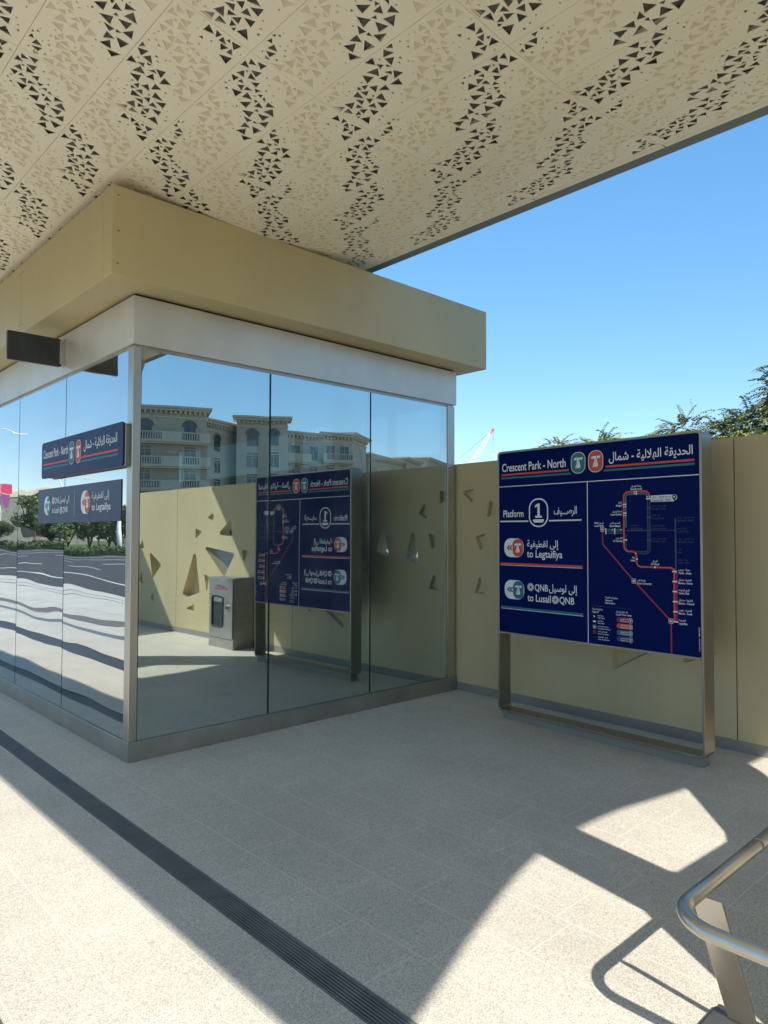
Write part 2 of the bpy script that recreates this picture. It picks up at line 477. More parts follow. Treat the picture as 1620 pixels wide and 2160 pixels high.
class Sign(object):
    """flat print on a board whose front face is local y=0, x to the viewer's right"""
    def __init__(s): s.layers = {}
    def mb(s, name): return s.layers.setdefault(name, MB())
    def poly(s, layer, pts, lift=1):
        y = -.0012 * lift
        s.mb(layer).add([(p[0], y, p[1]) for p in pts], [tuple(range(len(pts)))])
    def rect(s, layer, x0, x1, z0, z1, lift=1): s.poly(layer, [(x0, z0), (x1, z0), (x1, z1), (x0, z1)], lift)
    def text(s, layer, t, x0, x1, zb, cap, bold=.012, res=3, lift=2, align=None):
        """fit to x0..x1 with baseline zb and em cap height cap; align 'l'/'r' keeps natural width from that side"""
        vs, fs = text_geo(t, bold, res)
        if not vs: return
        a = min(v[0] for v in vs); b = max(v[0] for v in vs)
        kz = cap / .70
        kx = (x1 - x0) / (b - a) if align is None else kz * .86
        if align == 'r': x0 = x1 - (b - a) * kx
        if align == 'c': x0 = (x0 + x1) / 2 - (b - a) * kx / 2
        y = -.0012 * lift
        s.mb(layer).add([(x0 + (v[0] - a) * kx, y, zb + v[1] * kz) for v in vs], fs)
    def line(s, layer, pts, w, lift=1):
        pts = [Vector(p) for p in pts]
        L, Rr = [], []
        for i, p in enumerate(pts):
            d0 = (p - pts[i - 1]).normalized() if i else None
            d1 = (pts[i + 1] - p).normalized() if i < len(pts) - 1 else None
            d = d0 if d1 is None else d1 if d0 is None else (d0 + d1).normalized()
            k = 1 / max(.5, d.dot(d0 if d0 is not None else d))
            n = Vector((-d.y, d.x)) * w / 2 * k
            L.append(p + n); Rr.append(p - n)
        y = -.0012 * lift
        n = len(pts)
        s.mb(layer).add([(p.x, y, p.y) for p in L] + [(p.x, y, p.y) for p in Rr], [(i, i + 1, n + i + 1, n + i) for i in range(n - 1)])
    def capsule(s, layer, cx, cz, w, h, lift=1):
        r = min(w, h) / 2
        s.poly(layer, rrect(cx - w / 2, cx + w / 2, cz - h / 2, cz + h / 2, r * .98, 8), lift)
    def ring(s, layer, cx, cz, w, h, t, lift=1):
        o = rrect(cx - w / 2, cx + w / 2, cz - h / 2, cz + h / 2, min(w, h) / 2 * .98, 8)
        i = rrect(cx - w / 2 + t, cx + w / 2 - t, cz - h / 2 + t, cz + h / 2 - t, (min(w, h) / 2 - t) * .98, 8)
        n = len(o); y = -.0012 * lift
        s.mb(layer).add([(p[0], y, p[1]) for p in o] + [(p[0], y, p[1]) for p in i],
                        [(k, (k + 1) % n, n + (k + 1) % n, n + k) for k in range(n)])
    def tram(s, cx, cz, w, h, fill, lift=2, outline='white'):
        s.ring(outline, cx, cz, w, h, w * .035, lift)
        s.capsule(fill, cx, cz, w * .94, h - w * .06, lift - 1)
        s.glyph(cx, cz, h * .52, lift + 1)
    def glyph(s, cx, cz, k, lift=3, layer='white'):
        P = lambda l: [(cx + x * k, cz + z * k) for x, z in l]
        s.poly(layer, P([(-.46, .25), (-.40, .40), (-.26, .46), (.13, .46), (.07, .32), (-.01, .06), (-.12, -.30), (-.17, -.49), (-.29, -.49), (-.23, -.28), (-.12, .10), (-.09, .25)]), lift)
        s.poly(layer, P([(.17, .46), (.48, .46), (.46, .34), (.38, .25), (.10, .25)]), lift)
        s.poly(layer, P([(.08, .21), (.13, .21), (.17, -.05), (.25, -.30), (.23, -.44), (.11, -.49), (-.13, -.49), (-.08, -.30), (.03, .06)]), lift)
    def pill(s, x0, x1, cz, h, fill, lift=1):
        """white lozenge with chevrons and the round line emblem at its right"""
        s.poly('white', rrect(x0, x1, cz - h / 2, cz + h / 2, h * .42, 8), lift)
        w = (x1 - x0) * .55
        s.capsule(fill, x1 - w / 2 - .004, cz, w - .004, h - .012, lift + 1)
        s.glyph(x1 - w / 2 - .004, cz, h * .50, lift + 2)
        for k in range(2):
            x = x0 + (x1 - x0) * (.12 + .13 * k)
            a = (x1 - x0) * .12
            s.poly(fill, [(x, cz), (x + a, cz + h * .13), (x + a * 1.85, cz + h * .13), (x + a * .85, cz), (x + a * 1.85, cz - h * .13), (x + a, cz - h * .13)], lift + 1)
    def burst(s, cx, cz, r, lift=2):
        for k in range(8):
            a = k * math.pi / 4 + .0
            u = Vector((math.cos(a), math.sin(a))); v = Vector((-u.y, u.x))
            for sg in (-1, 1):
                p = [Vector((cx, cz)) + u * r * .16 + v * sg * r * .03, Vector((cx, cz)) + u * r * .98 + v * sg * r * .10,
                     Vector((cx, cz)) + u * r * .80 + v * sg * r * .32, Vector((cx, cz)) + u * r * .50 + v * sg * r * .22]
                s.poly('white', [tuple(q) for q in p], lift)
    NAMES = dict(white='lettering', dim='faint_route_map', red='red_line', crimson='crimson_line', pinkp='pink_line', purple='purple_tag',
                 teal='teal_line', teal2='turquoise_emblem', coral='coral_emblem', navyt='dark_lettering', steel='divider')
    def build(s, parent, mats):
        for k, mb in s.layers.items():
            mb.build(s.NAMES.get(k, k), mats[k], parent, fix=False)

# ------------------------------------------------------------------ glazed kiosk
KX, KY, KE, KL = 2.10, 4.85, 5.585, 10.9
kiosk = thing('station_kiosk', 'long mirror-glazed platform building with grey steel band and deep gold roof edge', 'building', (KX, KY, 0))
kl = (KX, KY, 0)
b = MB()
b.box(KX, KE, KY, KY + .16, 0, .142); b.box(KX, KX + .16, KY + .16, KL, 0, .142)
b.build('plinth', M['plinth'], kiosk, loc=kl, bevel=.003)
b = MB()
b.box(KX + .004, KX + .066, KY + .004, KY + .092, .142, 2.94)
b.build('corner_post', M['steel'], kiosk, loc=kl, bevel=.004)
b = MB()
b.box(5.452, 5.560, KY + .004, KY + .10, .142, 2.94)
b.build('end_post', M['steel'], kiosk, loc=kl, bevel=.004)
gz0, gz1 = .146, 2.925
for a, c in ((2.171, 3.260), (3.278, 4.373), (4.391, 5.442)):
    b = MB(); b.box(a, c, KY + .010, KY + .022, gz0, gz1)
    b.build('glass_pane', M['glassB'], kiosk, loc=kl)
ys = [KY + .096, 6.203, 7.489, 8.775, 10.06]
for a, c in zip(ys[:-1], ys[1:]):
    b = MB(); b.box(KX + .010, KX + .022, a + .006, c - .007, gz0, gz1)
    b.build('glass_pane', M['glassA'], kiosk, loc=kl)
for x in (3.269, 4.382, 5.442):
    b = MB(); b.box(x - .012, x + .012, KY + .024, KY + .09, gz0, gz1 + .01); b.build('mullion', M['black'], kiosk, loc=kl)
for y in ys[1:]:
    b = MB(); b.box(KX + .024, KX + .09, y - .012, y + .012, gz0, gz1 + .01); b.build('mullion', M['black'], kiosk, loc=kl)
b = MB()
b.box(KX + .02, KE - .03, KY + .02, KY + .10, 2.926, 2.956); b.box(KX + .02, KX + .10, KY + .10, KL, 2.926, 2.956)
b.build('head_trim', M['plinth'], kiosk, loc=kl)
for nm, q in (('steel_band', (KX, KE, KY, KY + .12)), ('steel_band', (KX, KX + .12, KY + .121, 6.243)), ('steel_band', (KX, KX + .12, 6.247, KL)), ('steel_band', (KE - .12, KE, KY + .121, KL))):
    b = MB(); b.box(*q, 2.957, 3.304); b.build(nm, M['band'], kiosk, loc=kl, bevel=.003)
b = MB(); b.box(KX + .03, KE - .03, KY + .03, KL - .03, 3.24, 3.330); b.build('shadow_gap', M['black'], kiosk, loc=kl)
# roof edge panels
FX0, FX1, FY0, FZ0, FZ1 = 1.835, 5.765, 4.595, 3.321, 3.924
for nm, q in (('roof_edge', (FX0, FX1, FY0, FY0 + .15)), ('roof_edge', (FX0, FX0 + .15, FY0 + .151, 6.537)), ('roof_edge', (FX0, FX0 + .15, 6.543, 8.60)), ('roof_edge', (FX0, FX0 + .15, 8.606, 11.1)), ('roof_edge', (FX1 - .15, FX1, FY0 + .151, 11.1))):
    b = MB(); b.box(*q, FZ0, FZ1); b.build(nm, M['gold'], kiosk, loc=kl, bevel=.004)
for x, z in ((FX0 + .04, 3.40), (FX0 + .045, 3.62), (FX0 + .04, 3.86), (FX1 - .17, 3.87), (FX1 - .17, 3.38)):
    b = MB(); b.tube([(x, FY0 + .002, z), (x, FY0 - .0025, z)], .006, 8); b.build('rivet', M['winframe'], kiosk, loc=kl)
for y, z in ((6.50, 3.40), (6.50, 3.85), (6.58, 3.40), (6.58, 3.85)):
    b = MB(); b.tube([(FX0 + .002, y, z), (FX0 - .0025, y, z)], .006, 8); b.build('rivet', M['winframe'], kiosk, loc=kl)
b = MB(); b.box(FX0 + .151, FX1 - .151, FY0 + .151, 11.0, 3.331, 3.36); b.box(FX0 + .1, FX1 - .1, FY0 + .1, 11.0, 3.84, 3.88)
b.box(FX0 + .151, FX1 - .151, FY0 + .151, KY + .06, FZ0 + .003, 3.3309); b.box(FX0 + .151, KX + .06, KY + .061, 11.0, FZ0 + .003, 3.3309); b.box(KE - .06, FX1 - .151, KY + .061, 11.0, FZ0 + .003, 3.3309)
b.build('roof_soffit', M['gold'], kiosk, loc=kl)
# interior
b = MB()
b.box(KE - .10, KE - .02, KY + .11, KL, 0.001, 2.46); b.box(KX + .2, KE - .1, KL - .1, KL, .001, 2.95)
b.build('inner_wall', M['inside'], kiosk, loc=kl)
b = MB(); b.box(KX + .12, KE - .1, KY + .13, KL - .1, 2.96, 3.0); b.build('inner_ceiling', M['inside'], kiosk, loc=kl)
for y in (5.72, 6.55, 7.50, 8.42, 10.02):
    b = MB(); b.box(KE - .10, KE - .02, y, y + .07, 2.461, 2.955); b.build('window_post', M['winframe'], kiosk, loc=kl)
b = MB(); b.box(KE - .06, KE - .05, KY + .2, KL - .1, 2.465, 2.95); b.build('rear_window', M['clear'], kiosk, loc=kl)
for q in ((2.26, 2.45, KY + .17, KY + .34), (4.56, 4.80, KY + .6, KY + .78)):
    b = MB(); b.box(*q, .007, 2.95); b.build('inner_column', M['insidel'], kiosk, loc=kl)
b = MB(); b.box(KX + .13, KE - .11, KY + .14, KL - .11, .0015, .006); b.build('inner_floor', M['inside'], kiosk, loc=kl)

r = thing('slatted_bench', 'dark slatted waiting bench standing inside the glazed kiosk, dimly seen through the panes', 'bench', (4.3, 7.0, .006))
b = MB()
for k in range(7): b.box(-.75, .75, -.25 + k * .07, -.20 + k * .07, .43, .46)
b.build('seat', M['slate'], r)
b = MB()
for k in range(6): b.box(-.75, .75, .25, .28, .52 + k * .075, .57 + k * .075)
b.build('backrest', M['slate'], r)
for x in (-.6, .6):
    b = MB(); b.box(x - .03, x + .03, -.22, .249, .0, .429); b.box(x - .03, x + .03, .281, .31, .0, .97); b.build('leg', M['steel'], r)

# black board projecting from the band
r = thing('projecting_board', 'black blank rectangular board jutting out from the grey band on a silver bracket', 'board', (KX, 6.245, 3.02))
b = MB(); b.prism(rrect(-.445, -.022, .003, .238, .012), 'y', -.010, .010)
b.build('board_face', M['slate'], r)
b = MB(); b.prism(rrect(-.452, -.030, 0, .243, .014), 'y', .0105, .026); b.build('board_back', M['boardrim'], r)
b = MB(); b.box(-.045, -.001, -.028, -.012, .02, .225); b.box(-.012, -.0005, -.05, .05, .01, .235); b.build('bracket', M['steel'], r)

# name board fixed on the glass
r = thing('name_board', 'long navy rounded board naming the stop in two scripts, fixed on the kiosk glass', 'sign', (KX - .045, 6.63, 2.085), -math.pi / 2)
b = MB(); b.prism(rrect(0, 1.735, 0, .315, .03), 'y', 0, .016); b.build('panel', M['navy1'], r)
b = MB(); b.prism(rrect(.004, 1.731, .004, .311, .028), 'y', .0162, .026); b.build('rim', M['boardrim'], r)
b = MB(); b.prism(rrect(.008, 1.727, .008, .307, .026), 'y', .0262, .052); b.build('back_box', M['trim'], r)
g = Sign()
g.text('white', 'Crescent Park - North', .055, .655, .175, .072)
g.tram(.735, .172, .115, .185, 'teal'); g.tram(.885, .172, .115, .185, 'red')
g.text('white', 'الحديقة الهلالية - شمال', 1.00, 1.64, .180, .066)
g.rect('red', .045, .655, .112, .127); g.poly('teal', [(.045, .080), (.672, .080), (.660, .095), (.045, .095)])
g.rect('red', .955, 1.655, .112, .127); g.poly('teal', [(.940, .080), (1.655, .080), (1.655, .095), (.950, .095)])
MP = dict(white=M['white'], dim=M['dim'], red=M['red'], crimson=M['crimson'], pinkp=M['pinkp'], purple=M['purple'], teal=M['teal'],
          teal2=M['teal2'], coral=M['coral'], navyt=M['navy'], steel=M['white'])
g.build(r, MP)
# film on the glass below it
r = thing('direction_panel', 'plain navy panel stuck on the glass under the name board, two destinations', 'sign', (KX + .004, 6.865, 1.695), -math.pi / 2)
b = MB(); b.box(0, 1.835, 0, .004, 0, .305); b.build('panel', M['navy2'], r)
g = Sign()
g.pill(.17, .335, .155, .165, 'teal2')
g.burst(.405, .195, .035); g.text('white', 'QNB', .44, .55, .172, .047); g.text('white', 'إلى لوسيل', .56, .80, .178, .048)
g.text('white', 'to Lusail', .375, .545, .088, .050); g.burst(.60, .108, .035); g.text('white', 'QNB', .64, .76, .088, .047)
g.rect('white', .905, .909, .045, .262)
g.pill(1.055, 1.25, .158, .185, 'coral')
g.text('white', 'إلى لقطيفية', 1.285, 1.63, .180, .052); g.text('white', 'to Legtaifiya', 1.285, 1.655, .090, .054)
g.build(r, MP)

# ------------------------------------------------------------------ information sign with route map
rz = R(-91.925)
r = thing('information_sign', 'tall navy platform sign with tram route map in a rounded steel frame', 'sign', (5.0012, 3.867, 0), rz)
Wd, Zt = 1.815, 2.335
b = MB()
out = rrect(0, Wd, .066, Zt, .035, 6); inn = rrect(.018, Wd - .018, .084, Zt - .018, .022, 6)
n = len(out)
vs = [(p[0], 0, p[1]) for p in out] + [(p[0], 0, p[1]) for p in inn] + [(p[0], .155, p[1]) for p in out] + [(p[0], .155, p[1]) for p in inn]
fs = []
for k in range(n):
    j = (k + 1) % n
    fs += [(k, j, n + j, n + k), (2 * n + k, 3 * n + k, 3 * n + j, 2 * n + j), (k, 2 * n + k, 2 * n + j, j), (n + k, n + j, 3 * n + j, 3 * n + k)]
b.add(vs, fs); b.build('frame', M['frame'], r, bevel=.0025)
b = MB(); b.box(.03, Wd - .025, .03, .125, 0, .0655); b.build('base', M['skirt'], r, bevel=.002)
b = MB(); b.prism(rounded([(.0185, .758), (Wd - .0185, .758), (Wd - .0185, Zt - .0185), (.0185, Zt - .0185)], .02), 'y', .004, .15)
b.build('panel', M['navy'], r)
b = MB(); b.box(.0185, Wd - .0185, .001, .150, .744, .7575); b.build('lower_rim', M['frame'], r)
g = Sign()
ox = .037  # measured left edge sits 37 mm left of the plane origin
X = lambda u: u + ox
yo = 0
g.text('white', 'Crescent Park - North', X(.016), X(.672), 2.155, .070)
g.tram(X(.789), 2.179, .132, .171, 'teal'); g.tram(X(.947), 2.179, .132, .171, 'red')
g.text('white', 'الحديقة الهلالية - شمال', X(1.062), X(1.716), 2.172, .064)
def bar(layer, x0, x1, z, w, sl=0, sr=0):
    g.poly(layer, [(x0 - sl, z - w / 2), (x1 + sr, z - w / 2), (x1, z + w / 2), (x0, z + w / 2)])
bar('red', X(.006), X(.700), 2.127, .016); bar('teal', X(.006), X(.712), 2.098, .016, 0, .014)
bar('red', X(1.034), X(1.727), 2.130, .016); bar('teal', X(1.024), X(1.727), 2.102, .016, .014, 0)
g.rect('steel', .019, Wd - .019, 2.021, 2.027, 2); g.rect('steel', X(.868), X(.874), .758, 2.021, 2)
g.text('white', 'Platform', X(.029), X(.247), 1.757, .060); g.text('white', 'الرصـــيف', X(.557), X(.774), 1.772, .060)
g.ring('white', X(.401), 1.789, .196, .240, .011)
g.poly('white', [(X(.368), 1.747), (X(.436), 1.747), (X(.436), 1.763), (X(.414), 1.763), (X(.414), 1.866), (X(.394), 1.866), (X(.366), 1.850), (X(.366), 1.832), (X(.391), 1.843), (X(.391), 1.763), (X(.368), 1.763)])
g.poly('white', rounded([(X(.338), 1.733), (X(.464), 1.733), (X(.445), 1.706), (X(.357), 1.706)], .008), 1)
g.line('white', [(X(-.008), 1.720), (X(.296), 1.719)], .011); g.line('white', [(X(.507), 1.720), (X(.816), 1.722)], .011)
g.pill(X(.037), X(.246), 1.491, .163, 'red'); g.pill(X(.040), X(.251), 1.130, .163, 'teal')
g.text('white', 'إلى لقطيفية', X(.283), X(.600), 1.500, .056); g.text('white', 'to Legtaifiya', X(.282), X(.636), 1.414, .060)
g.rect('red', X(-.005), X(.822), 1.345, 1.360); g.rect('white', X(-.005), X(.822), 1.337, 1.3415)
g.burst(X(.318), 1.163, .036); g.text('white', 'QNB', X(.362), X(.495), 1.135, .055); g.text('white', 'إلى لوسيل', X(.505), X(.776), 1.140, .056)
g.text('white', 'to Lusail', X(.286), X(.521), 1.044, .060); g.burst(X(.566), 1.072, .036); g.text('white', 'QNB', X(.606), X(.746), 1.046, .055)
g.rect('teal', X(-.002), X(.826), .968, .983); g.rect('white', X(-.002), X(.826), .960, .9645)
# --- route map
def arc(cx, cz, rr, a0, a1, n=6): return [(cx + rr * math.cos(R(a0 + (a1 - a0) * k / n)), cz + rr * math.sin(R(a0 + (a1 - a0) * k / n))) for k in range(n + 1)]
def P(l): return [(X(a), z) for a, z in l]
w = .0125
g.line('red', P([(1.391, 1.880)] + arc(1.351, 1.887, .040, 0, 90) + arc(1.225, 1.887, .040, 90, 180) + [(1.185, 1.64)] + arc(1.225, 1.520, .040, 180, 270) + arc(1.252, 1.448, .032, 90, 0) + arc(1.322, 1.405, .036, 180, 270) + arc(1.545, 1.333, .036, 90, 0, 5) + [(1.573, 1.33), (1.573, .99)]), w, 3)
g.line('teal', P([(1.374, 1.880)] + arc(1.349, 1.885, .024, 0, 90) + arc(1.225, 1.885, .024, 90, 180) + [(1.201, 1.66)]), w, 2)
g.line('teal', P([(1.040, 1.643), (1.178, 1.643)]), w, 2)
g.line('pinkp', P([(1.590, 1.338), (1.590, .99)]), w, 2)
g.line('crimson', P([(1.003, 1.640), (1.003, 1.560)] + arc(1.045, 1.550, .042, 180, 225) + [(1.263, 1.261), (1.546, .99), (1.547, .758)]), .011, 2)
for z in (1.628, 1.616): g.line('dim', P([(1.04, z), (1.18, z)]), .009, 2)
for x in (1.376, 1.392):
    g.line('dim', P([(x, 1.865), (x, 1.50)]), .009, 2)
g.line('dim', P([(1.376, 1.51)] + arc(1.352, 1.505, .024, 0, -90) + arc(1.228, 1.505, .026, 270, 180) + [(1.202, 1.61)]), .009, 2)
g.line('dim', P([(1.392, 1.51)] + arc(1.354, 1.503, .038, 0, -90) + [(1.300, 1.465)]), .009, 2)
g.line('dim', P([(1.20, 1.637), (1.41, 1.637)]), .009, 2)
for k in range(9): g.line('dim', P([(1.42 + k * .018, 1.637), (1.43 + k * .018, 1.637)]), .009, 2)
g.line('dim', P([(1.585, 1.72), (1.585, 1.35)]), .011, 2)
for z in (1.802, 1.734, 1.640, 1.566): g.rect('dim', X(1.366), X(1.402), z - .005, z + .005, 3)
for z in (1.716, 1.637, 1.565, 1.490, 1.417): g.rect('dim', X(1.578), X(1.592), z - .006, z + .006, 3)
g.line('crimson', P([(1.002, 1.64), (1.003, 1.60)]), .011, 2)
for cx, cz, ww, hh in ((1.192, 1.834, .032, .009), (1.193, 1.768, .032, .009), (1.196, 1.566, .032, .009), (1.384, 1.870, .036, .010),
                       (1.576, 1.344, .036, .010), (1.577, 1.273, .036, .010), (1.578, 1.202, .036, .010), (1.579, 1.131, .036, .010), (1.580, 1.060, .036, .010), (1.581, .989, .036, .010),
                       (1.288, 1.917, .009, .032), (1.033, 1.632, .009, .046), (1.109, 1.632, .009, .046), (1.289, 1.424, .014, .014), (1.430, 1.369, .012, .015)):
    g.capsule('white', X(cx), cz, ww, hh, 4)
for x, z in ((1.185, 1.816), (1.201, 1.816), (1.185, 1.750), (1.201, 1.750), (1.185, 1.548), (1.374, 1.885), (1.391, 1.885), (1.281, 1.466)):
    g.rect('white', X(x - .004), X(x + .004), z - .005, z + .005, 4)
for z in (1.912, 1.925): g.rect('white', X(1.268), X(1.277), z - .004, z + .004, 4)
for x in (1.09, 1.16): g.rect('white', X(x - .005), X(x + .005), 1.639, 1.647, 4)
for x, z in ((1.002, 1.646), (1.263, 1.261), (1.545, .990)):
    g.poly('white', rrect(X(x - .017), X(x + .017), z - .018, z + .018, .008), 4)
    g.poly('crimson', rrect(X(x - .014), X(x + .014), z - .015, z + .015, .006), 5)
    g.poly('white', rrect(X(x - .008), X(x + .008), z - .006, z + .006, .003), 6)
def lab(ar, en, x, z, al, layer='white', h=.0135):
    x0, x1 = (X(x), X(x) + .3) if al == 'l' else (X(x) - .3, X(x)) if al == 'r' else (X(x) - .15, X(x) + .15)
    g.text(layer, ar, x0, x1, z + .008, h * .95, .022, 2, 4, al); g.text(layer, en, x0, x1, z - .015, h, .022, 2, 4, al)
lab('روضة لوسيل', 'Rawdat Lusail', 1.288, 1.955, 'c'); lab('أركية', 'Erkiyah', 1.170, 1.834, 'r'); lab('استاد لوسيل', 'Lusail Stadium', 1.170, 1.768, 'r')
lab('المسجد الكبير', 'Grand Masjed', 1.110, 1.680, 'c'); lab('لوسيل QNB', 'Lusail QNB', .975, 1.682, 'c'); lab('الياسمين', 'Al Yasmeen', 1.174, 1.566, 'r')
lab('نيفا', 'Naifa', 1.274, 1.422, 'r'); lab('الوسل', 'Al Wessil', 1.430, 1.400, 'c')
for ar, en, z in (('طرفة - جنوب', 'Tarfat - South', 1.344), ('المارينا - شمال', 'Marina - North', 1.273), ('نادي اليخوت', 'Yacht Club', 1.202), ('المارينا - سنترال', 'Marina - Central', 1.131), ('المارينا - جنوب', 'Marina - South', 1.060), ('لقطيفية', 'Legtaifiya', .989)):
    lab(ar, en, 1.604, z, 'l')
lab('جامعة قطر', 'Qatar University', 1.290, 1.255, 'l')
for ar, en, x, z in (('فوكس هيلز - شمال', 'Fox Hills - North', 1.408, 1.802), ('شارع الخيل', 'Al Khayl Street', 1.408, 1.734), ('داون تاون لوسيل', 'Downtown Lusail', 1.408, 1.660), ('فوكس هيلز - جنوب', 'Fox Hills - South', 1.408, 1.566),
                     ('سيف لوسيل - شمال', 'Seef Lusail - North', 1.600, 1.716), ('ميدان السعد', "Al Sa'ad Plaza", 1.600, 1.637), ('سيف لوسيل - جنوب', 'Seef Lusail - South', 1.600, 1.565), ('السد', 'Nouf', 1.600, 1.490), ('طرفة - شمال', 'Tarfat - North', 1.600, 1.417), ('جادة لوسيل', 'Lusail Boulevard', 1.235, 1.662)):
    lab(ar, en, x, z, 'l', 'dim', .0125)
g.poly('white', [(X(1.402), 1.892), (X(1.560), 1.893), (X(1.596), 1.880), (X(1.596), 1.865), (X(1.575), 1.844), (X(1.402), 1.846)], 3)
g.capsule('white', X(1.580), 1.873, .040, .040, 3)
g.text('navyt', 'الحديقة الهلالية - شمال', X(1.410), X(1.555), 1.873, .0125, .02, 2, 5); g.text('navyt', 'Crescent Park - North', X(1.410), X(1.553), 1.850, .0145, .02, 2, 5)
g.capsule('navyt', X(1.580), 1.876, .030, .030, 4); g.poly('navyt', [(X(1.566), 1.872), (X(1.594), 1.872), (X(1.580), 1.847)], 4); g.capsule('white', X(1.580), 1.876, .013, .013, 5)
# legend
g.text('white', 'معلومات الشبكة', X(1.022), X(1.128), 1.118, .012, .022, 2); g.text('white', 'Network', X(1.022), X(1.085), 1.096, .0125, .022, 2); g.text('white', 'Information', X(1.022), X(1.105), 1.076, .0125, .022, 2)
g.rect('dim', X(.908), X(1.247), 1.050, 1.052)
g.text('white', 'مفتاح الخريطة', X(.908), X(1.000), 1.022, .012, .022, 2); g.text('white', 'Legend', X(.908), X(.962), 1.000, .0125, .022, 2)
g.text('white', 'خط ترام لوسيل', X(1.113), X(1.212), 1.018, .0125, .022, 2); g.text('white', 'Lusail Tram Lines', X(1.113), X(1.240), .996, .0125, .022, 2)
g.capsule('white', X(.924), .971, .014, .014); g.capsule('white', X(.926), .931, .028, .013)
g.poly('white', rrect(X(.912), X(.940), .875, .903, .008)); g.poly('crimson', rrect(X(.914), X(.938), .877, .901, .006), 2); g.poly('white', rrect(X(.919), X(.933), .884, .894, .003), 3)
g.rect('crimson', X(.915), X(.924), .836, .862); g.rect('crimson', X(.930), X(.939), .836, .862); g.rect('dim', X(.912), X(.940), .804, .808)
for ar, en, z, wd in (('محطة الترام', 'Tram Station', .971, .06), ('محطة التبديل', 'Interchange', .931, .058), ('مترو الدوحة الخط الأحمر', 'Doha Metro Red Line', .889, .11), ('اتجاه الرحلات', 'Service Directions', .849, .095), ('قيد الإنشاء', 'Under Construction', .807, .10)):
    g.text('white', ar, X(.956), X(.956 + wd * .85), z + .004, .009, .022, 1); g.text('white', en, X(.956), X(.956 + wd), z - .014, .009, .022, 1)
for c, en, ar, z in (('pinkp', 'Pink Line', 'الخط الوردي', .963), ('red', 'Orange Line', 'الخط البرتقالي', .916), ('teal', 'Turquoise Line', 'الخط الفيروزي', .867), ('purple', 'Purple Line', 'الخط البنفسجي', .819)):
    g.poly(c, rounded([(X(1.117), z - .019), (X(1.245), z - .019), (X(1.245), z + .019), (X(1.117), z + .019)], .016), 1)
    g.ring('white', X(1.233), z, .032, .040, .002, 3); g.capsule(c, X(1.233), z, .030, .038, 2); g.glyph(X(1.233), z, .020, 4)
    g.text('white', ar, X(1.150), X(1.210), z + .003, .010, .022, 1, 2); g.text('white', en, X(1.150), X(1.210), z - .013, .009, .022, 1, 2)
# small upright print along the right edge
vs, fs = text_geo('© Qatar Rail 2023   TNM-08/2023', .02, 1)
a0 = min(v[0] for v in vs); b0 = max(v[0] for v in vs); k = .163 / (b0 - a0)
g.mb('white').add([(X(1.752) - v[1] * k, -.0024, .802 + (v[0] - a0) * k) for v in vs], fs)
for mbx in g.layers.values(): mbx.v = [(v[0], v[1] + .004, v[2]) for v in mbx.v]
g.build(r, MP)

# ------------------------------------------------------------------ gold perforated boundary wall
wroot = thing('boundary_wall', 'gold painted metal wall with triangular recesses and cut-outs beside the platform', 'wall', (5.455, -1.2, 0), -.023)
WZ0, WZ1 = .085, 2.34
def wy(Y): return Y + 1.2
recess, through, deep = [], [], []
for P_ in ([(4.79, 2.046), (4.628, 2.074), (4.64, 1.919)], [(4.412, 1.963), (4.32, 1.83), (4.456, 1.766)], [(4.608, 1.581), (4.464, 1.621), (4.527, 1.427)], [(4.549, 1.196), (4.472, 1.015), (4.619, 1.006)],
           [(3.06, .92), (3.085, .448), (2.58, .74)], [(2.43, .86), (2.47, .595), (2.20, .70)], [(2.6, 1.9), (2.75, 2.05), (2.85, 1.8)], [(3.4, 1.2), (3.6, 1.05), (3.55, 1.4)]):
    recess.append([(wy(a), z) for a, z in P_])
through.append([(wy(a), z) for a, z in [(4.245, 1.72), (4.13, 1.33), (4.33, 1.28)]])
through.append([(wy(a), z) for a, z in [(3.76, 1.73), (3.65, 1.40), (3.87, 1.35)]])
d_ = -.13
for P_ in ([(0.003, 1.859), (0.151, 1.928), (0.197, 1.865), (0.130, 1.80)], [(-0.354, 1.70), (-0.140, 1.644), (-0.35, 1.54)], [(-2.144, 1.52), (-2.07, 1.35), (-2.255, 1.356)], [(-2.16, .956), (-2.13, .72), (-2.287, .788)], [(-1.748, .606), (-1.69, .45), (-1.861, .483)],
           [(-.66, .407), (-.40, .494), (-.39, .36)], [(.965, 1.375), (1.14, 1.375), (1.005, 1.20)], [(1.42, 1.69), (1.28, 1.572), (1.40, 1.50)], [(-.085, .99), (.06, .95), (-.02, .68)]):
    recess.append([(wy(a + d_), z) for a, z in P_])
for P_ in ([(0.30, 1.60), (.66, 1.83), (.70, 1.56)], [(-.07, 1.40), (.02, 1.41), (.78, 1.325), (.50, .97)]):
    through.append([(wy(a + d_), z) for a, z in P_])
for P_ in ([(-.40, 1.30), (-.33, 1.29), (-.22, .69), (-.62, .585), (-.75, .63)], [(-1.875, 1.31), (-1.45, 1.09), (-1.77, .83)], [(-2.75, 1.59), (-2.32, 1.66), (-2.53, 1.20)]):
    deep.append([(wy(a + d_), z) for a, z in P_])
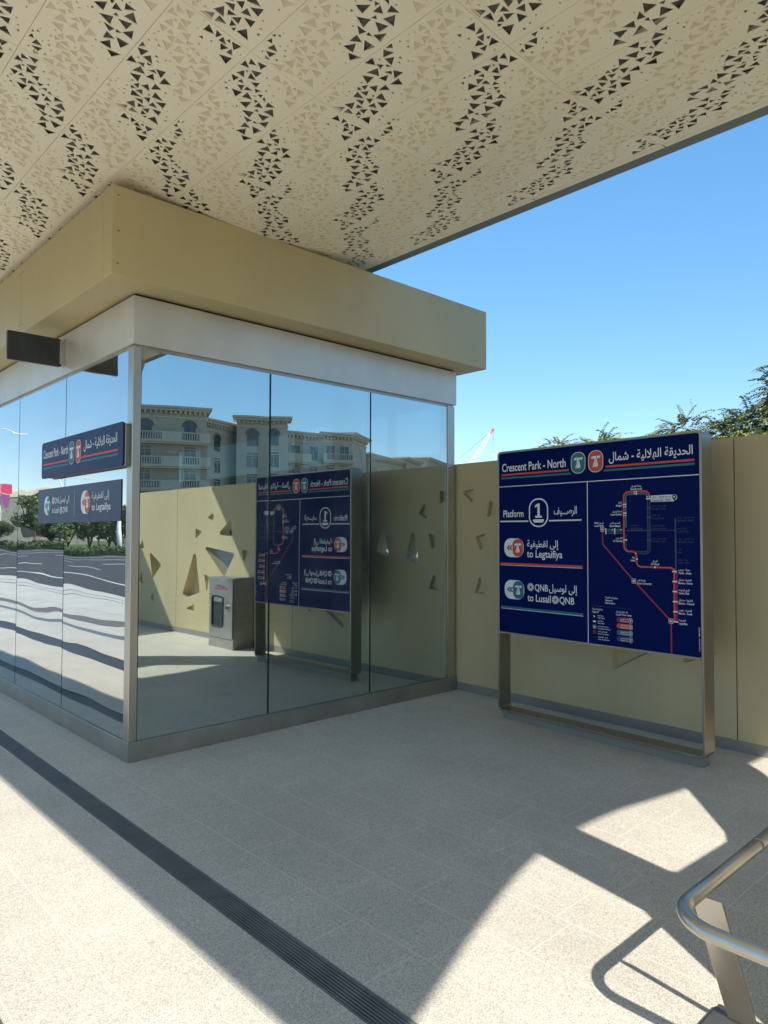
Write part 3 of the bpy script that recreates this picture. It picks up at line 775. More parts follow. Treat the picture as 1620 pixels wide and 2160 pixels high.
# panels beyond the picture repeat the same kind of cut-outs
for dy in (-6.25, -3.13 * 4):
    for P_ in through[2:4]: through.append([(a + dy, z) for a, z in P_])
    for P_ in deep[:3]: deep.append([(a + dy, z) for a, z in P_])
    for P_ in recess[8:14]: recess.append([(a + dy, z) for a, z in P_])
joints = [-4.2 - 3.13 * k for k in range(5, -1, -1)] + [-1.07, 2.06, 5.02]
TH = .16
for ya, yb in zip(joints[:-1], joints[1:]):
    p0, p1 = wy(ya) + .004, wy(yb) - .004
    def inside(pl): return all(p0 + .03 < q[0] < p1 - .03 for q in pl)
    R_ = [rounded(pl, .014, 4) for pl in recess if inside(pl)]
    T_ = [rounded(pl, .03, 5) for pl in through if inside(pl)]
    D_ = [rounded(pl, .03, 5) for pl in deep if inside(pl)]
    polys = [[(p0, WZ0), (p1, WZ0), (p1, WZ1), (p0, WZ1)]] + R_ + D_ + T_
    vv, faces = [], []
    for pl in polys:
        st = len(vv); vv += [Vector(p) for p in pl]
        idx = list(range(st, st + len(pl)))
        ar = sum(pl[i][0] * pl[(i + 1) % len(pl)][1] - pl[(i + 1) % len(pl)][0] * pl[i][1] for i in range(len(pl)))
        if ar < 0: idx.reverse()
        faces.append(idx)
    cv, ce, cf, ov, oe, of = delaunay_2d_cdt(vv, [], faces, 1, 1e-6)
    b = MB()
    fr, bk, rc, dr = [], [], [], []
    for f, src in zip(cf, of):
        hole = [s_ for s_ in src if s_ > 0]
        if not hole: fr.append(f)
        elif hole[0] <= len(R_): rc.append(f)
        elif hole[0] <= len(R_) + len(D_): dr.append(f)
    b.add([(0, v[0], v[1]) for v in cv], fr)
    b.add([(TH, v[0], v[1]) for v in cv], fr + rc + dr)
    b.add([(.13, v[0], v[1]) for v in cv], dr)
    for pl in R_:   # shallow recess with slightly sloping sides
        c = Vector((sum(p[0] for p in pl) / len(pl), sum(p[1] for p in pl) / len(pl)))
        inn = [c + (Vector(p) - c) * .86 for p in pl]
        n = len(pl)
        b.add([(0, p[0], p[1]) for p in pl] + [(.048, p.x, p.y) for p in inn] , [(k, (k + 1) % n, n + (k + 1) % n, n + k) for k in range(n)] + [tuple(range(n, 2 * n))])
    for i, pl in enumerate(polys):
        if 0 < i <= len(R_): continue
        dep = TH if i == 0 or i > len(R_) + len(D_) else .13 if i > len(R_) else .022
        n = len(pl)
        b.add([(0, p[0], p[1]) for p in pl] + [(dep, p[0], p[1]) for p in pl], [(k, (k + 1) % n, n + (k + 1) % n, n + k) for k in range(n)])
    o = b.build('wall_panel', M['gold2'], wroot, fix=False)
    bm = bmesh.new(); bm.from_mesh(o.data); bmesh.ops.remove_doubles(bm, verts=bm.verts, dist=1e-5); bmesh.ops.recalc_face_normals(bm, faces=bm.faces); bm.to_mesh(o.data); bm.free()
b = MB(); b.box(.002, .14, wy(joints[0]), wy(5.02), 0, .083); b.build('skirting', M['skirt'], wroot)
b = MB(); b.box(.05, .10, wy(joints[0]), wy(5.02), .084, 2.30)
# ------------------------------------------------------------------ fire extinguisher cabinet
r = thing('extinguisher_cabinet', 'steel fire extinguisher cabinet standing against the gold wall, reflected in the kiosk glass', 'cabinet', (5.16, 1.18, 0), rz + R(.6))
r.scale = (1.2, 1.2, 1)
b = MB(); b.box(0, .55, .004, .27, 0, .128); b.build('base', M['cabinet'], r)
b = MB()
b.box(0, .55, .015, .27, .130, .16); b.box(0, .55, .015, .27, .97, .995); b.box(0, .02, .015, .27, .1605, .9695); b.box(.53, .55, .015, .27, .1605, .9695); b.box(.0205, .5295, .25, .27, .1605, .9695)
b.build('body', M['cabinet'], r)
dp = [[(.012, .145), (.538, .145), (.538, .983), (.012, .983)], rrect(.215, .475, .29, .73, .05)]
vv = [Vector(p) for pl in dp for p in pl]
cv, ce, cf, ov, oe, of = delaunay_2d_cdt(vv, [], [list(range(4)), list(range(4, len(vv)))], 1, 1e-6)
b = MB(); fr = [f for f, s_ in zip(cf, of) if 1 not in s_]
b.add([(v[0], 0, v[1]) for v in cv], fr); b.add([(v[0], .012, v[1]) for v in cv], fr)
for pl in dp:
    n = len(pl); b.add([(p[0], 0, p[1]) for p in pl] + [(p[0], .012, p[1]) for p in pl], [(k, (k + 1) % n, n + (k + 1) % n, n + k) for k in range(n)])
door = b.build('door', M['cabinet'], r)
b = MB(); oo = rrect(.207, .483, .282, .738, .055); ii = rrect(.225, .465, .30, .72, .042); n = len(oo)
b.add([(p[0], -.008, p[1]) for p in oo] + [(p[0], -.008, p[1]) for p in ii] + [(p[0], -.0005, p[1]) for p in oo] + [(p[0], .011, p[1]) for p in ii],
      [(k, (k + 1) % n, n + (k + 1) % n, n + k) for k in range(n)] + [(k, 2 * n + k, 2 * n + (k + 1) % n, (k + 1) % n) for k in range(n)] + [(n + k, n + (k + 1) % n, 3 * n + (k + 1) % n, 3 * n + k) for k in range(n)])
b.build('window_seal', M['black'], door)
b = MB(); b.prism(rrect(.216, .474, .291, .729, .05), 'y', .004, .007); b.build('window_pane', M['clear'], door)
b = MB(); b.tube([(.115, 0, .585), (.115, -.02, .585)], .028, 16); b.box(.108, .122, -.034, -.0201, .562, .608); b.build('knob', M['steel'], door)
g = Sign(); g.text('red', 'FIRE EXTINGUISHER', .11, .42, .825, .030, .02, 2); g.text('navyt', 'طفاية حريق', .19, .36, .868, .030, .02, 2)
g.poly('navyt', arc(.115, .625, .045, 20, 160, 8) + arc(.115, .625, .039, 160, 20, 8), 1)
g.build(door, {'red': M['red'], 'navyt': M['black']})
r2 = thing('fire_extinguisher', 'red fire extinguisher seen through the window of the steel cabinet', 'extinguisher', (5.32, .73, .161))
b = MB(); b.tube([(0, 0, 0), (0, 0, .02), (0, 0, .36), (0, 0, .40), (0, 0, .43)], [.05, .06, .06, .045, .02], 16); b.build('cylinder', M['extred'], r2, smooth=True)
b = MB(); b.box(-.012, .012, -.05, .03, .431, .46); b.tube([(0, .03, .445), (0, .075, .40), (0, .075, .15)], .008, 8); b.build('valve_and_hose', M['black'], r2)

# ------------------------------------------------------------------ leaning rail round the column
r = thing('leaning_rail', 'stainless tube leaning rail with rounded corner on flat steel legs', 'rail', (2.035, .906, 0))
hz = .55
def rail_path():
    p = [(1.70, .0, hz)]
    cx, cy, rr = .0 - .110 + .13, -.13, .13
    p += [(cx + rr * math.cos(R(a)), cy + rr * math.sin(R(a)), hz) for a in range(90, 181, 9)]
    p += [(-.11, -.8, hz)]
    cy2 = -1.20
    p += [(cx + rr * math.cos(R(a)), cy2 + rr * math.sin(R(a)), hz) for a in range(180, 271, 9)]
    p += [(1.70, -1.33, hz)]
    return p
b = MB(); b.tube(rail_path(), .0215, 20); b.build('top_rail', M['steel'], r, smooth=True)
b = MB(); b.tube([(.55, 0, hz), (.57, 0, hz)], .0222, 20); b.build('rail_sleeve', M['steel'], r, smooth=True)
for xt, xb, yb in ((.12, .385, -.01), (1.25, 1.40, -.01), (.12, .385, -1.32), (1.25, 1.40, -1.32)):
    b = MB()
    w_ = .046
    q = [(xt - .006, hz - .02), (xt + .006, hz - .02), (xb + .006, .04), (xb - .006, .04)]
    b.prism(q, 'y', yb - w_, yb + w_)
    b.build('leg', M['steel'], r, bevel=.002)
for xb in (.385, 1.40):
    b = MB(); b.box(xb - .33 if xb < 1 else xb - .12, xb + .07, -.30, .105, .0, .012); b.box(xb - .25 if xb < 1 else xb - .06, xb + .05, -.24, .085, .0125, .038)
    b.build('foot_plate', M['frame'], r, bevel=.003)

# ------------------------------------------------------------------ canopy
canopy = thing('station_canopy', 'wide cream canopy with triangular perforations overhanging the kiosk and platform', 'canopy', (0, 0, 0))
KXs = [-1.0, -.73, -.2, .24, .7, 1.1, 1.5, 1.9, 2.3, 2.7, 3.1, 3.53, 3.93, 4.42]
KZs = [3.60, 3.72, 4.02, 4.19, 4.23, 4.205, 4.13, 4.06, 4.0, 3.97, 3.96, 3.99, 4.04, 4.12]
KXs = [x * .983 for x in KXs]; KZs = [1.6 + (z - 1.6) * .983 for z in KZs]
def zc(x):
    i = 0
    while i < len(KXs) - 2 and x > KXs[i + 1]: i += 1
    def sl(j):
        a, b_ = max(j - 1, 0), min(j + 1, len(KXs) - 1)
        return (KZs[b_] - KZs[a]) / (KXs[b_] - KXs[a])
    h = KXs[i + 1] - KXs[i]; t = (x - KXs[i]) / h
    m0, m1 = sl(i) * h, sl(i + 1) * h
    return (2 * t**3 - 3 * t**2 + 1) * KZs[i] + (t**3 - 2 * t**2 + t) * m0 + (-2 * t**3 + 3 * t**2) * KZs[i + 1] + (t**3 - t**2) * m1
CX0, CX1, CY0, CY1 = -.983, 4.335, -1.55, 9.35
PW, PL = .40, .983
JX0, JY0 = 1.075, 2.0
CELL_A = [(.04, .42), (.10, .47), (.08, .57), (.18, .56), (.20, .49), (.27, .52), (.22, .62), (.35, .61), (.35, .56), (.25, .67), (.46, .54), (.45, .63), (.54, .58), (.33, .72), (.30, .76), (.43, .70), (.51, .67),
          (.37, .81), (.53, .75), (.47, .83), (.56, .80), (.63, .72), (.44, .90), (.50, .945), (.55, .88), (.65, .81), (.72, .77), (.65, .885), (.73, .845), (.69, .945), (.60, 1.045), (.49, 1.05), (.35, .965), (.74, 1.025), (.68, 1.06), (.85, 1.03), (.74, 1.09), (.83, 1.095), (.87, 1.15), (.40, .76), (.60, .93), (.80, .93)]
CELL_B = [(.05, .09), (.13, .055), (.21, .035), (.09, .22), (.18, .23), (.26, .265), (.28, .315), (.17, .135), (.12, .165), (.24, .10), (.26, .145), (.34, .17), (.35, .25), (.42, .21), (.40, .29), (.46, .345), (.52, .29), (.60, .315),
          (.69, .26), (.66, .36), (.60, .405), (.79, .305), (.78, .365), (.68, .45), (.78, .44), (.88, .41), (.73, .52), (.86, .50), (.75, .58), (.88, .61), (.03, .82), (.06, .87), (.14, .89), (.18, .93), (.20, .965), (.58, .24), (.52, .235)]
def gap_between(p, q):
    """clearance of two triangles along their best separating edge normal"""
    best = -1
    for A_, B_ in ((p, q), (q, p)):
        c = (A_[0] + A_[1] + A_[2]) / 3
        for k in range(3):
            e = A_[(k + 1) % 3] - A_[k]
            n = Vector((e.y, -e.x)).normalized()
            if n.dot(c - A_[k]) > 0: n = -n
            best = max(best, min(n.dot(v - A_[k]) for v in B_))
    return best
def make_triangles(rg):
    """two ribbons of triangle clusters in one panel (metres)"""
    seeds = []
    for ci, L_ in enumerate((CELL_A, CELL_B)):
        for a, b_ in L_:
            seeds.append((ci, Vector((a * PW, (b_ % 1.0) * PL))))
    def nn(p): return sorted((p - q[1]).length for q in seeds)[1:4]
    order = sorted(seeds, key=lambda sd: -sum(nn(sd[1])))
    placed = []
    def ok(q, m):
        if not all(.011 < v.x < PW - .011 and .011 < v.y < PL - .011 for v in q): return False
        return all(gap_between(q, o[1]) > m for o in placed if (o[1][0] - q[0]).length < .16)
    rg.shuffle(order)
    # first small cores everywhere, then let each grow as far as its neighbours allow
    base = []
    for ci, c in order:
        best = None
        for t in range(50):
            a0 = rg.random() * 6.283
            an = [a0, a0 + rg.uniform(1.6, 2.5), a0 + rg.uniform(3.7, 4.7)]
            rr = [rg.uniform(.75, 1.25) for _ in range(3)]
            c_ = c + Vector((rg.uniform(-.006, .006), rg.uniform(-.006, .006)))
            sc = None
            for k in (.012, .0165, .021, .0255, .030, .0335):
                q = [c_ + Vector((math.cos(x), math.sin(x))) * y * k for x, y in zip(an, rr)]
                lim = nn(c)[0] * .74
                if k > lim or not ok(q, .0052): break
                sc = q
            if sc:
                ar = abs((sc[1] - sc[0]).cross(sc[2] - sc[0]))
                if best is None or ar > best[0]: best = (ar, sc)
        if best: placed.append((ci, best[1]))
    n_main = len(placed)
    for ci, L_ in enumerate((CELL_A, CELL_B)):
        cnt = 0
        for t in range(900):
            a, b_ = rg.choice(L_)
            ang = rg.random() * 6.283; d = rg.uniform(.03, .12)
            c = Vector((a * PW, (b_ % 1.0) * PL)) + Vector((math.cos(ang), math.sin(ang))) * d
            k = rg.uniform(.006, .0105) if rg.random() < .7 else rg.uniform(.010, .016)
            a0 = rg.random() * 6.283
            q = [c + Vector((math.cos(a0 + x), math.sin(a0 + x))) * k * rg.uniform(.8, 1.25) for x in (0, 2.1, 4.2)]
            if ok(q, .010): placed.append((ci, q)); cnt += 1
            if cnt > 18: break
    return placed
tri = make_triangles(random.Random(21))
def template(dark):
    """front faces, shallow recesses, open holes for one panel; returns lists of (x, y, depth) polygons"""
    g_ = .0015
    polys = [[Vector((g_, g_)), Vector((PW - g_, g_)), Vector((PW - g_, PL - g_)), Vector((g_, PL - g_))]]
    for ci, q in tri:
        if (q[1] - q[0]).cross(q[2] - q[0]) < 0: q = [q[0], q[2], q[1]]
        polys.append(q)
    vv, faces = [], []
    for pl in polys:
        st = len(vv); vv += pl; faces.append(list(range(st, st + len(pl))))
    cv, ce, cf, ov, oe, of = delaunay_2d_cdt(vv, [], faces, 1, 1e-7)
    V_, F_, MI = [], [], []
    vmap = {}
    def vid(p, d):
        k = (round(p[0], 6), round(p[1], 6), d)
        if k not in vmap: vmap[k] = len(V_); V_.append((p[0], p[1], d))
        return vmap[k]
    for f, src in zip(cf, of):
        h = [s_ for s_ in src if s_ > 0]
        if not h: F_.append([vid(cv[i], 0) for i in f]); MI.append(0)
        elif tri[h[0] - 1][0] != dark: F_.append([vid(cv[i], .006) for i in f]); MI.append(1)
    for i, pl in enumerate(polys):
        dep = .004 if i == 0 else (.004 if tri[i - 1][0] == dark else .006)
        n = len(pl)
        for k in range(n):
            a, c = pl[k], pl[(k + 1) % n]
            F_.append([vid(a, 0), vid(c, 0), vid(c, dep), vid(a, dep)]); MI.append(0)
    return V_, F_, MI
TP = [template(0), template(1)]
sf = MB()
ix0 = math.floor((CX0 - JX0) / PW); ix1 = math.ceil((CX1 - JX0) / PW); iy0 = math.floor((CY0 - JY0) / PL); iy1 = math.ceil((CY1 - JY0) / PL)
for i in range(ix0, ix1):
    for j in range(iy0, iy1):
        x0, y0 = JX0 + i * PW, JY0 + j * PL
        sx0, sx1 = max(x0, CX0), min(x0 + PW, CX1)
        sy0, sy1 = max(y0, CY0), min(y0 + PL, CY1)
        if sx1 - sx0 < .05 or sy1 - sy0 < .05: continue
        full = sx1 - sx0 > PW - .001 and sy1 - sy0 > PL - .001
        if full:
            V_, F_, MI = TP[0 if i % 2 else 1]
            sf.add([(x0 + v[0], y0 + v[1], zc(x0 + v[0]) + v[2]) for v in V_], F_); sf.mi[-len(F_):] = MI
        else:
            k = 8
            xs = [sx0 + .003 + (sx1 - sx0 - .006) * q / k for q in range(k + 1)]
            V_, F_, MI = TP[0 if i % 2 else 1]
            # cut panels at the canopy's rim: keep the pattern that fits
            keep = [f for f in F_ if all(sx0 + .003 <= x0 + V_[q][0] <= sx1 - .003 and sy0 + .003 <= y0 + V_[q][1] <= sy1 - .003 for q in f)]
            full_tris = set()
            sf.add([(x, y, zc(x)) for x in xs for y in (sy0 + .003, sy1 - .003)], [(2 * q, 2 * q + 1, 2 * q + 3, 2 * q + 2) for q in range(k)])
sof = sf.build('soffit', [M['ceil'], M['ceilshade']], canopy, fix=False)
# plenum above the panels, roof skin, rims
xs = [CX0 + .04 + (CX1 - CX0 - .08) * k / 40 for k in range(41)]
b = MB()
b.add([(x, y, zc(x) + .03) for x in xs for y in (CY0 + .03, CY1 - .03)], [(2 * k, 2 * k + 1, 2 * k + 3, 2 * k + 2) for k in range(40)])
b.build('liner', M['plenum'], canopy, fix=False)
b = MB()
b.add([(x, y, zc(x) + .011) for x in xs for y in [JY0 + PL * j for j in range(iy0, iy1 + 1)]][:0], [])
xj = [JX0 + PW * i for i in range(ix0 + 1, ix1)]
for x in xj: b.box(x - .02, x + .02, CY0 + .03, CY1 - .03, zc(x) + .0065, zc(x) + .029)
for j in range(iy0 + 1, iy1):
    y = JY0 + PL * j
    vs = [(x, y + s_, zc(x) + h) for x in xs for s_ in (-.02, .02) for h in (.0066, .0285)]
    b.add(vs, [(4 * k + q, 4 * k + p, 4 * k + 4 + p, 4 * k + 4 + q) for k in range(40) for q, p in ((0, 1), (1, 3), (3, 2), (2, 0))])
b.build('panel_rail', M['ceil'], canopy, fix=False)
b = MB()
n = len(xs)
b.add([(x, y, zc(x) + .30) for x in xs for y in (CY0, CY1)], [(2 * k, 2 * k + 1, 2 * k + 3, 2 * k + 2) for k in range(40)])
b.build('roof_skin', M['trim'], canopy, fix=False)
b = MB(); b.prism([(-.5, 4.56), (CX1 - .02, 4.56), (CX1 - .02, 6.4), (2.2, 5.7)], 'y', CY0 + .1, CY1 - 1.8)  # unseen wedge added above the roof to keep sun off the kiosk's gold edge
b.build('sun_blocker', M['trim'], canopy)
b = MB()
b.box(CX1 + .001, CX1 + .10, CY0, CY1, zc(CX1) + .004, zc(CX1) + .22); b.box(CX0 - .03, CX0 + .03, CY0, CY1, zc(CX0) - .01, zc(CX0) + .30)
for y0, y1 in ((CY0 - .03, CY0 + .02), (CY1 - .02, CY1 + .03)):
    b.add([(x, y, zc(x) + h) for x in xs for y in (y0, y1) for h in (-.008, .31)], [(4 * k + q, 4 * k + p, 4 * k + 4 + p, 4 * k + 4 + q) for k in range(40) for q, p in ((0, 1), (1, 3), (3, 2), (2, 0))] + [(0, 1, 3, 2), (160, 161, 163, 162)])
b.build('edge_trim', M['trim'], canopy, fix=False)
b = MB()
b.prism([(2.10, 0), (2.02, .85), (1.95, 1.43), (1.545, 2.25), (.72, 3.95), (.62, 4.15), (1.12, 4.15), (1.12, 3.80), (1.917, 2.278), (2.28, 1.56), (2.36, 1.49), (2.90, 1.46), (2.97, 1.52), (3.165, 2.03), (3.85, 3.90), (3.85, 3.99), (4.30, 4.05), (4.28, 3.95), (4.15, 3.6), (3.92, 1.90), (3.86, 1.72), (3.60, .8), (3.45, 0)], 'y', .10, .22)
b.build('column', M['column'], canopy, bevel=.01)
c2 = copy_tree(canopy)
c2.location = (0, -14.25, 0)
tag(c2, 'second cream perforated canopy further along the platform behind the first one', 'canopy')

# ------------------------------------------------------------------ vegetation
def frond(b, base, d, L, rg, nl=10, lw=.016, ll=.075, m=0):
    """a pinnate leaf: pairs of narrow leaflets along a drooping stalk"""
    d = d.normalized(); side = d.cross(Vector((0, 0, 1)))
    if side.length < .1: side = Vector((1, 0, 0))
    side.normalize()
    p = base.copy(); dr = d.copy()
    for k in range(nl):
        dr = (dr + Vector((0, 0, -.10))).normalized()
        p = p + dr * (L / nl)
        for s_ in (-1, 1):
            a = (side * s_ + dr * .45 + Vector((0, 0, rg.uniform(-.55, .05)))).normalized()
            l = ll * (1 - .5 * k / nl) * rg.uniform(.8, 1.15)
            wv = dr * lw
            tip = p + a * l
            mid = p + a * l * .5
            b.add([p, mid + wv, tip, mid - wv], [(0, 1, 2, 3)], m)
def leafy_tree(name, label, base, blobs, mats, rg, group, nf, th=.09, fl=.30, trunk_to=None):
    root = thing(name, label, 'tree', base, 0, group)
    t = MB(); B0 = Vector(base)
    top = Vector(trunk_to) if trunk_to else sum((Vector(q[0]) for q in blobs), Vector()) / len(blobs)
    fork = B0.lerp(top, .55)
    t.tube([B0 - B0, (fork - B0) * .5 + Vector((.04, .02, 0)), fork - B0], [th, th * .8, th * .65], 8)
    for c, rr, dens in blobs:
        c = Vector(c)
        t.tube([fork - B0, fork.lerp(c, .55) - B0 + Vector((rg.uniform(-.1, .1), rg.uniform(-.1, .1), .08)), c - B0], [th * .5, th * .3, th * .1], 6)
    t.build('trunk', M['bark'], root, smooth=True)
    cr = MB()
    for c, rr, dens in blobs:
        c = Vector(c)
        for _ in range(int(nf * dens * 1.5)):
            v = Vector((rg.gauss(0, 1), rg.gauss(0, 1), rg.gauss(0, 1))).normalized()
            p = c + Vector((v.x * rr[0], v.y * rr[1], v.z * rr[2])) * (rg.random() ** .45) - B0
            d = Vector((v.x + rg.uniform(-.5, .5), v.y + rg.uniform(-.5, .5), v.z * .5 + rg.uniform(-.2, .4)))
            frond(cr, p, d, fl * rg.uniform(.7, 1.2), rg, m=0 if rg.random() < .7 else 1)
    cr.build('crown', mats, root, fix=False)
    return root
rg = random.Random(3)
GW = 'feathery trees beyond the gold wall'
leafy_tree('feathery_tree', 'bushy feathery-leaved tree rising above the gold wall at the right edge', (10.4, 2.4, -.06),
           [((10.05, 2.90, 3.68), (.38, .38, .36), .55), ((9.98, 3.00, 3.36), (.36, .36, .28), .65), ((9.95, 3.35, 3.02), (.45, .45, .30), 1.2), ((9.85, 3.70, 2.96), (.36, .36, .22), .6),
            ((10.1, 2.7, 3.0), (.6, .6, .5), 1.5), ((9.85, 4.30, 3.10), (.35, .34, .11), .30), ((9.82, 4.55, 3.04), (.26, .26, .09), .24), ((9.9, 3.5, 2.55), (.9, 1.0, .4), 1.4)],
           [M['leaf'], M['leaf2']], rg, GW, 150, trunk_to=(10.1, 3.0, 3.4))
leafy_tree('feathery_tree', 'sparse feathery-leaved sprig showing just over the top edge of the information sign', (10.8, 5.6, -.06),
           [((10.42, 6.02, 3.06), (.32, .30, .11), .35), ((10.5, 5.78, 3.08), (.25, .25, .10), .35), ((10.6, 5.7, 2.6), (.5, .5, .3), .6)],
           [M['leaf'], M['leaf2']], rg, GW, 150, th=.06, trunk_to=(10.5, 5.8, 2.8))
leafy_tree('feathery_tree', 'small yellowish leafy sprig behind the wall near the left top corner of the information sign', (11.2, 7.3, -.06),
           [((10.93, 7.08, 3.16), (.20, .20, .12), .30), ((10.95, 7.2, 2.7), (.4, .4, .3), .6)],
           [M['leaf3'], M['leaf']], rg, GW, 150, th=.05, trunk_to=(11, 7.2, 2.8))

def crown_mesh(rg, n, lobes, sz):
    b = MB()
    L = []
    for _ in range(lobes):
        a = rg.random() * 6.28; q = rg.uniform(.15, .62)
        L.append((Vector((math.cos(a) * q, math.sin(a) * q, rg.uniform(-.42, .55))), rg.uniform(.25, .48)))
    for _ in range(n):
        c, rr = rg.choice(L)
        v = Vector((rg.gauss(0, 1), rg.gauss(0, 1), rg.gauss(0, 1))).normalized()
        p = c + v * rr * rg.random() ** .4
        a = Vector((rg.gauss(0, 1), rg.gauss(0, 1), rg.gauss(0, 1))).normalized(); c2_ = a.orthogonal().normalized()
        s_ = sz * rg.uniform(.6, 1.4)
        b.add([p - a * s_, p + c2_ * s_ * .6, p + a * s_, p - c2_ * s_ * .6], [(0, 1, 2, 3)], 0 if rg.random() < .6 else 1)
    return b
def simple_tree(label, x, y, h, w, seed, mats, group='trees across the road', stem=.35, z0=-.05):
    rg = random.Random(seed)
    root = thing('roadside_tree', label, 'tree', (x, y, z0), 0, group)
    t = MB()
    t.tube([(0, 0, 0), (.05, .03, h * stem * .6), (0, 0, h * stem)], [.16, .12, .10], 8)
    for k in range(4):
        a = k * 1.6 + rg.random()
        t.tube([(0, 0, h * stem), (math.cos(a) * w * .2, math.sin(a) * w * .2, h * .6), (math.cos(a) * w * .35, math.sin(a) * w * .35, h * .8)], [.08, .05, .02], 6)
    t.build('trunk', M['bark'], root)
    c = crown_mesh(rg, 4200, 11, .05)
    hz_ = h * (1 - stem * .75) / 2
    c.v = [(v[0] * w / 2, v[1] * w / 2, h - hz_ + v[2] * hz_) for v in c.v]
    c.build('crown', mats, root, fix=False)
dk = [M['leaf2'], M['leaf']]
ol = [M['hedge'], M['leaf2']]
simple_tree('tall dark tree with loose crown, reflected at the left of the direction panel', -21.3, 84, 6.3, 5.4, 1, dk)
simple_tree('broad dark tree beside the tall loose one across the road', -24.5, 88, 5.0, 5.4, 2, dk)
simple_tree('small airy olive shrub tree in front of the rough stone building', -20.0, 92, 3.5, 3.6, 3, ol)
simple_tree('round dark tree in the middle of the reflected roadside row', -25.5, 76, 4.9, 6.0, 4, dk)
simple_tree('wide low dark tree reflected under the direction panel', -26.5, 70, 4.6, 6.4, 5, ol)
simple_tree('dense tree next to the white pole in the reflected row', -25.0, 65, 5.0, 5.8, 6, dk)
simple_tree('olive tree behind the white pole across the road', -24.8, 61, 5.2, 5.0, 8, ol)
simple_tree('dark tree at the far right end of the reflected row', -25.6, 56, 5.0, 5.6, 9, dk)
simple_tree('pale olive tree far behind the reflected roadside row', -33, 86, 5.5, 6.5, 10, ol)
simple_tree('second pale tree far behind the reflected roadside row', -34, 74, 5.4, 7.5, 11, ol)
for n_, (x, y, h_, w_) in enumerate(((-20.8, 77.5, 4.6, 4.6), (-22.0, 75.5, 4.9, 4.8), (-23.6, 74.0, 4.4, 4.6), (-25.2, 73.0, 5.0, 4.8), (-22.6, 62.0, 4.2, 4.4), (-21.6, 68.5, 4.0, 4.0), (-23.0, 66.0, 4.4, 4.2))):
    simple_tree(('bushy dark tree low to the ground behind the hedge, left of the boards', 'bushy tree reflected straight under the left half of the direction panel', 'low bushy tree reflected under the middle of the direction panel', 'bushy tree reflected under the right half of the direction panel',
                 'low leafy tree nearest the white post across the road', 'short rounded tree close behind the clipped hedge', 'bushy tree between the short rounded one and the white post')[n_], x, y, h_, w_, 30 + n_, dk if n_ % 2 else ol, stem=.12)
hd = MB(); rg = random.Random(5)
for _ in range(9000):
    y = rg.uniform(34, 100); x = rg.uniform(-19.6, -18.3)
    hgt = .55 + .14 * math.sin(y * 1.3) + .08 * math.sin(y * 3.1)
    p = Vector((x, y, rg.uniform(-.05, hgt)))
    a = Vector((rg.gauss(0, 1), rg.gauss(0, 1), rg.gauss(0, 1))).normalized(); q = a.orthogonal().normalized(); s_ = rg.uniform(.06, .12)
    hd.add([p - a * s_, p + q * s_ * .7, p + a * s_, p - q * s_ * .7], [(0, 1, 2, 3)], 0 if rg.random() < .6 else 1)
for k in range(33): hd.box(-19.4, -18.5, 34 + 2 * k, 35.99 + 2 * k, -.05, .34, 1)
tag(hd.build('hedge', [M['hedge'], M['leaf2']], fix=False, loc=(-19, 66, 0)), 'long low clipped hedge along the far side of the road, reflected in the glass', 'hedge')

# ------------------------------------------------------------------ things across the road, seen in the left glass
r = thing('street_lamp', 'tall white street lamp, its curved arm reflected at the left edge of the glass', 'lamp', (-18.9, 97.3, -.05), 0, 'white street lamps')
b = MB(); b.tube([(0, 0, 0), (0, 0, 7), (0, 0, 14.2)], [.14, .11, .08], 10); b.tube([(0, 0, 14.1), (-.7, -.2, 14.6), (-2.0, -.5, 14.75), (-3.6, -.9, 14.5)], [.07, .06, .055, .05], 8); b.build('pole', M['lampw'], r, smooth=True)
b = MB(); b.box(-4.6, -3.3, -1.2, -.85, 14.28, 14.46); b.build('lamp_head', M['lampw'], r)
lc = copy_tree(r); lc.location = (-22.4, 80.0, -.05); tag(lc, 'white street lamp whose arm shows between the two navy boards on the glass', 'lamp')
lc.scale = (.75, .75, .53)
r = thing('white_post', 'short thick white post among the roadside trees, reflected beside the corner post', 'post', (-20.6, 59.6, -.05))
b = MB(); b.tube([(0, 0, 0), (0, 0, 2.6)], .17, 14); b.build('shaft', M['lampw'], r, smooth=True)
b = MB(); b.box(-.3, .3, -.3, .3, 0, .12); b.build('base', M['concrete'], r)
r = thing('stone_building', 'low flat building clad in rough grey stone across the road, reflected at the left', 'building', (-34, 134, -.05), R(-14))
b = MB(); b.box(-14, 6, -1, 8, 0, 9.0); b.build('wall', M['rough_stone'], r)
b = MB(); b.box(-14.2, 6.2, -1.2, -.9, 8.2, 9.2); b.build('parapet', M['stone2'], r)
b = MB(); b.box(-6, .6, -1.06, -1.0, 1.0, 5.4); b.build('window', M['darkglass'], r)
r = thing('banner_cluster', 'pink and violet hanging banners on a thin white mast, reflected at the far left', 'banner', (-24.6, 111, -.05))
b = MB(); b.tube([(0, 0, 0), (0, 0, 8.9)], .09, 8); b.build('mast', M['lampw'], r)
for k in range(3):
    b = MB(); b.box(-1.3 + k * .9, -.5 + k * .9, -.05 - .1 * k, -.02 - .1 * k, 7.6 - .3 * (k % 2), 8.9); b.build('pink_banner', M['pinkb'], r)
    b = MB(); b.box(-1.1 + k * .75, -.45 + k * .75, -.03 - .1 * k, .0 - .1 * k, 5.6 + .4 * (k % 2), 7.5); b.build('violet_banner', M['violetb'], r)

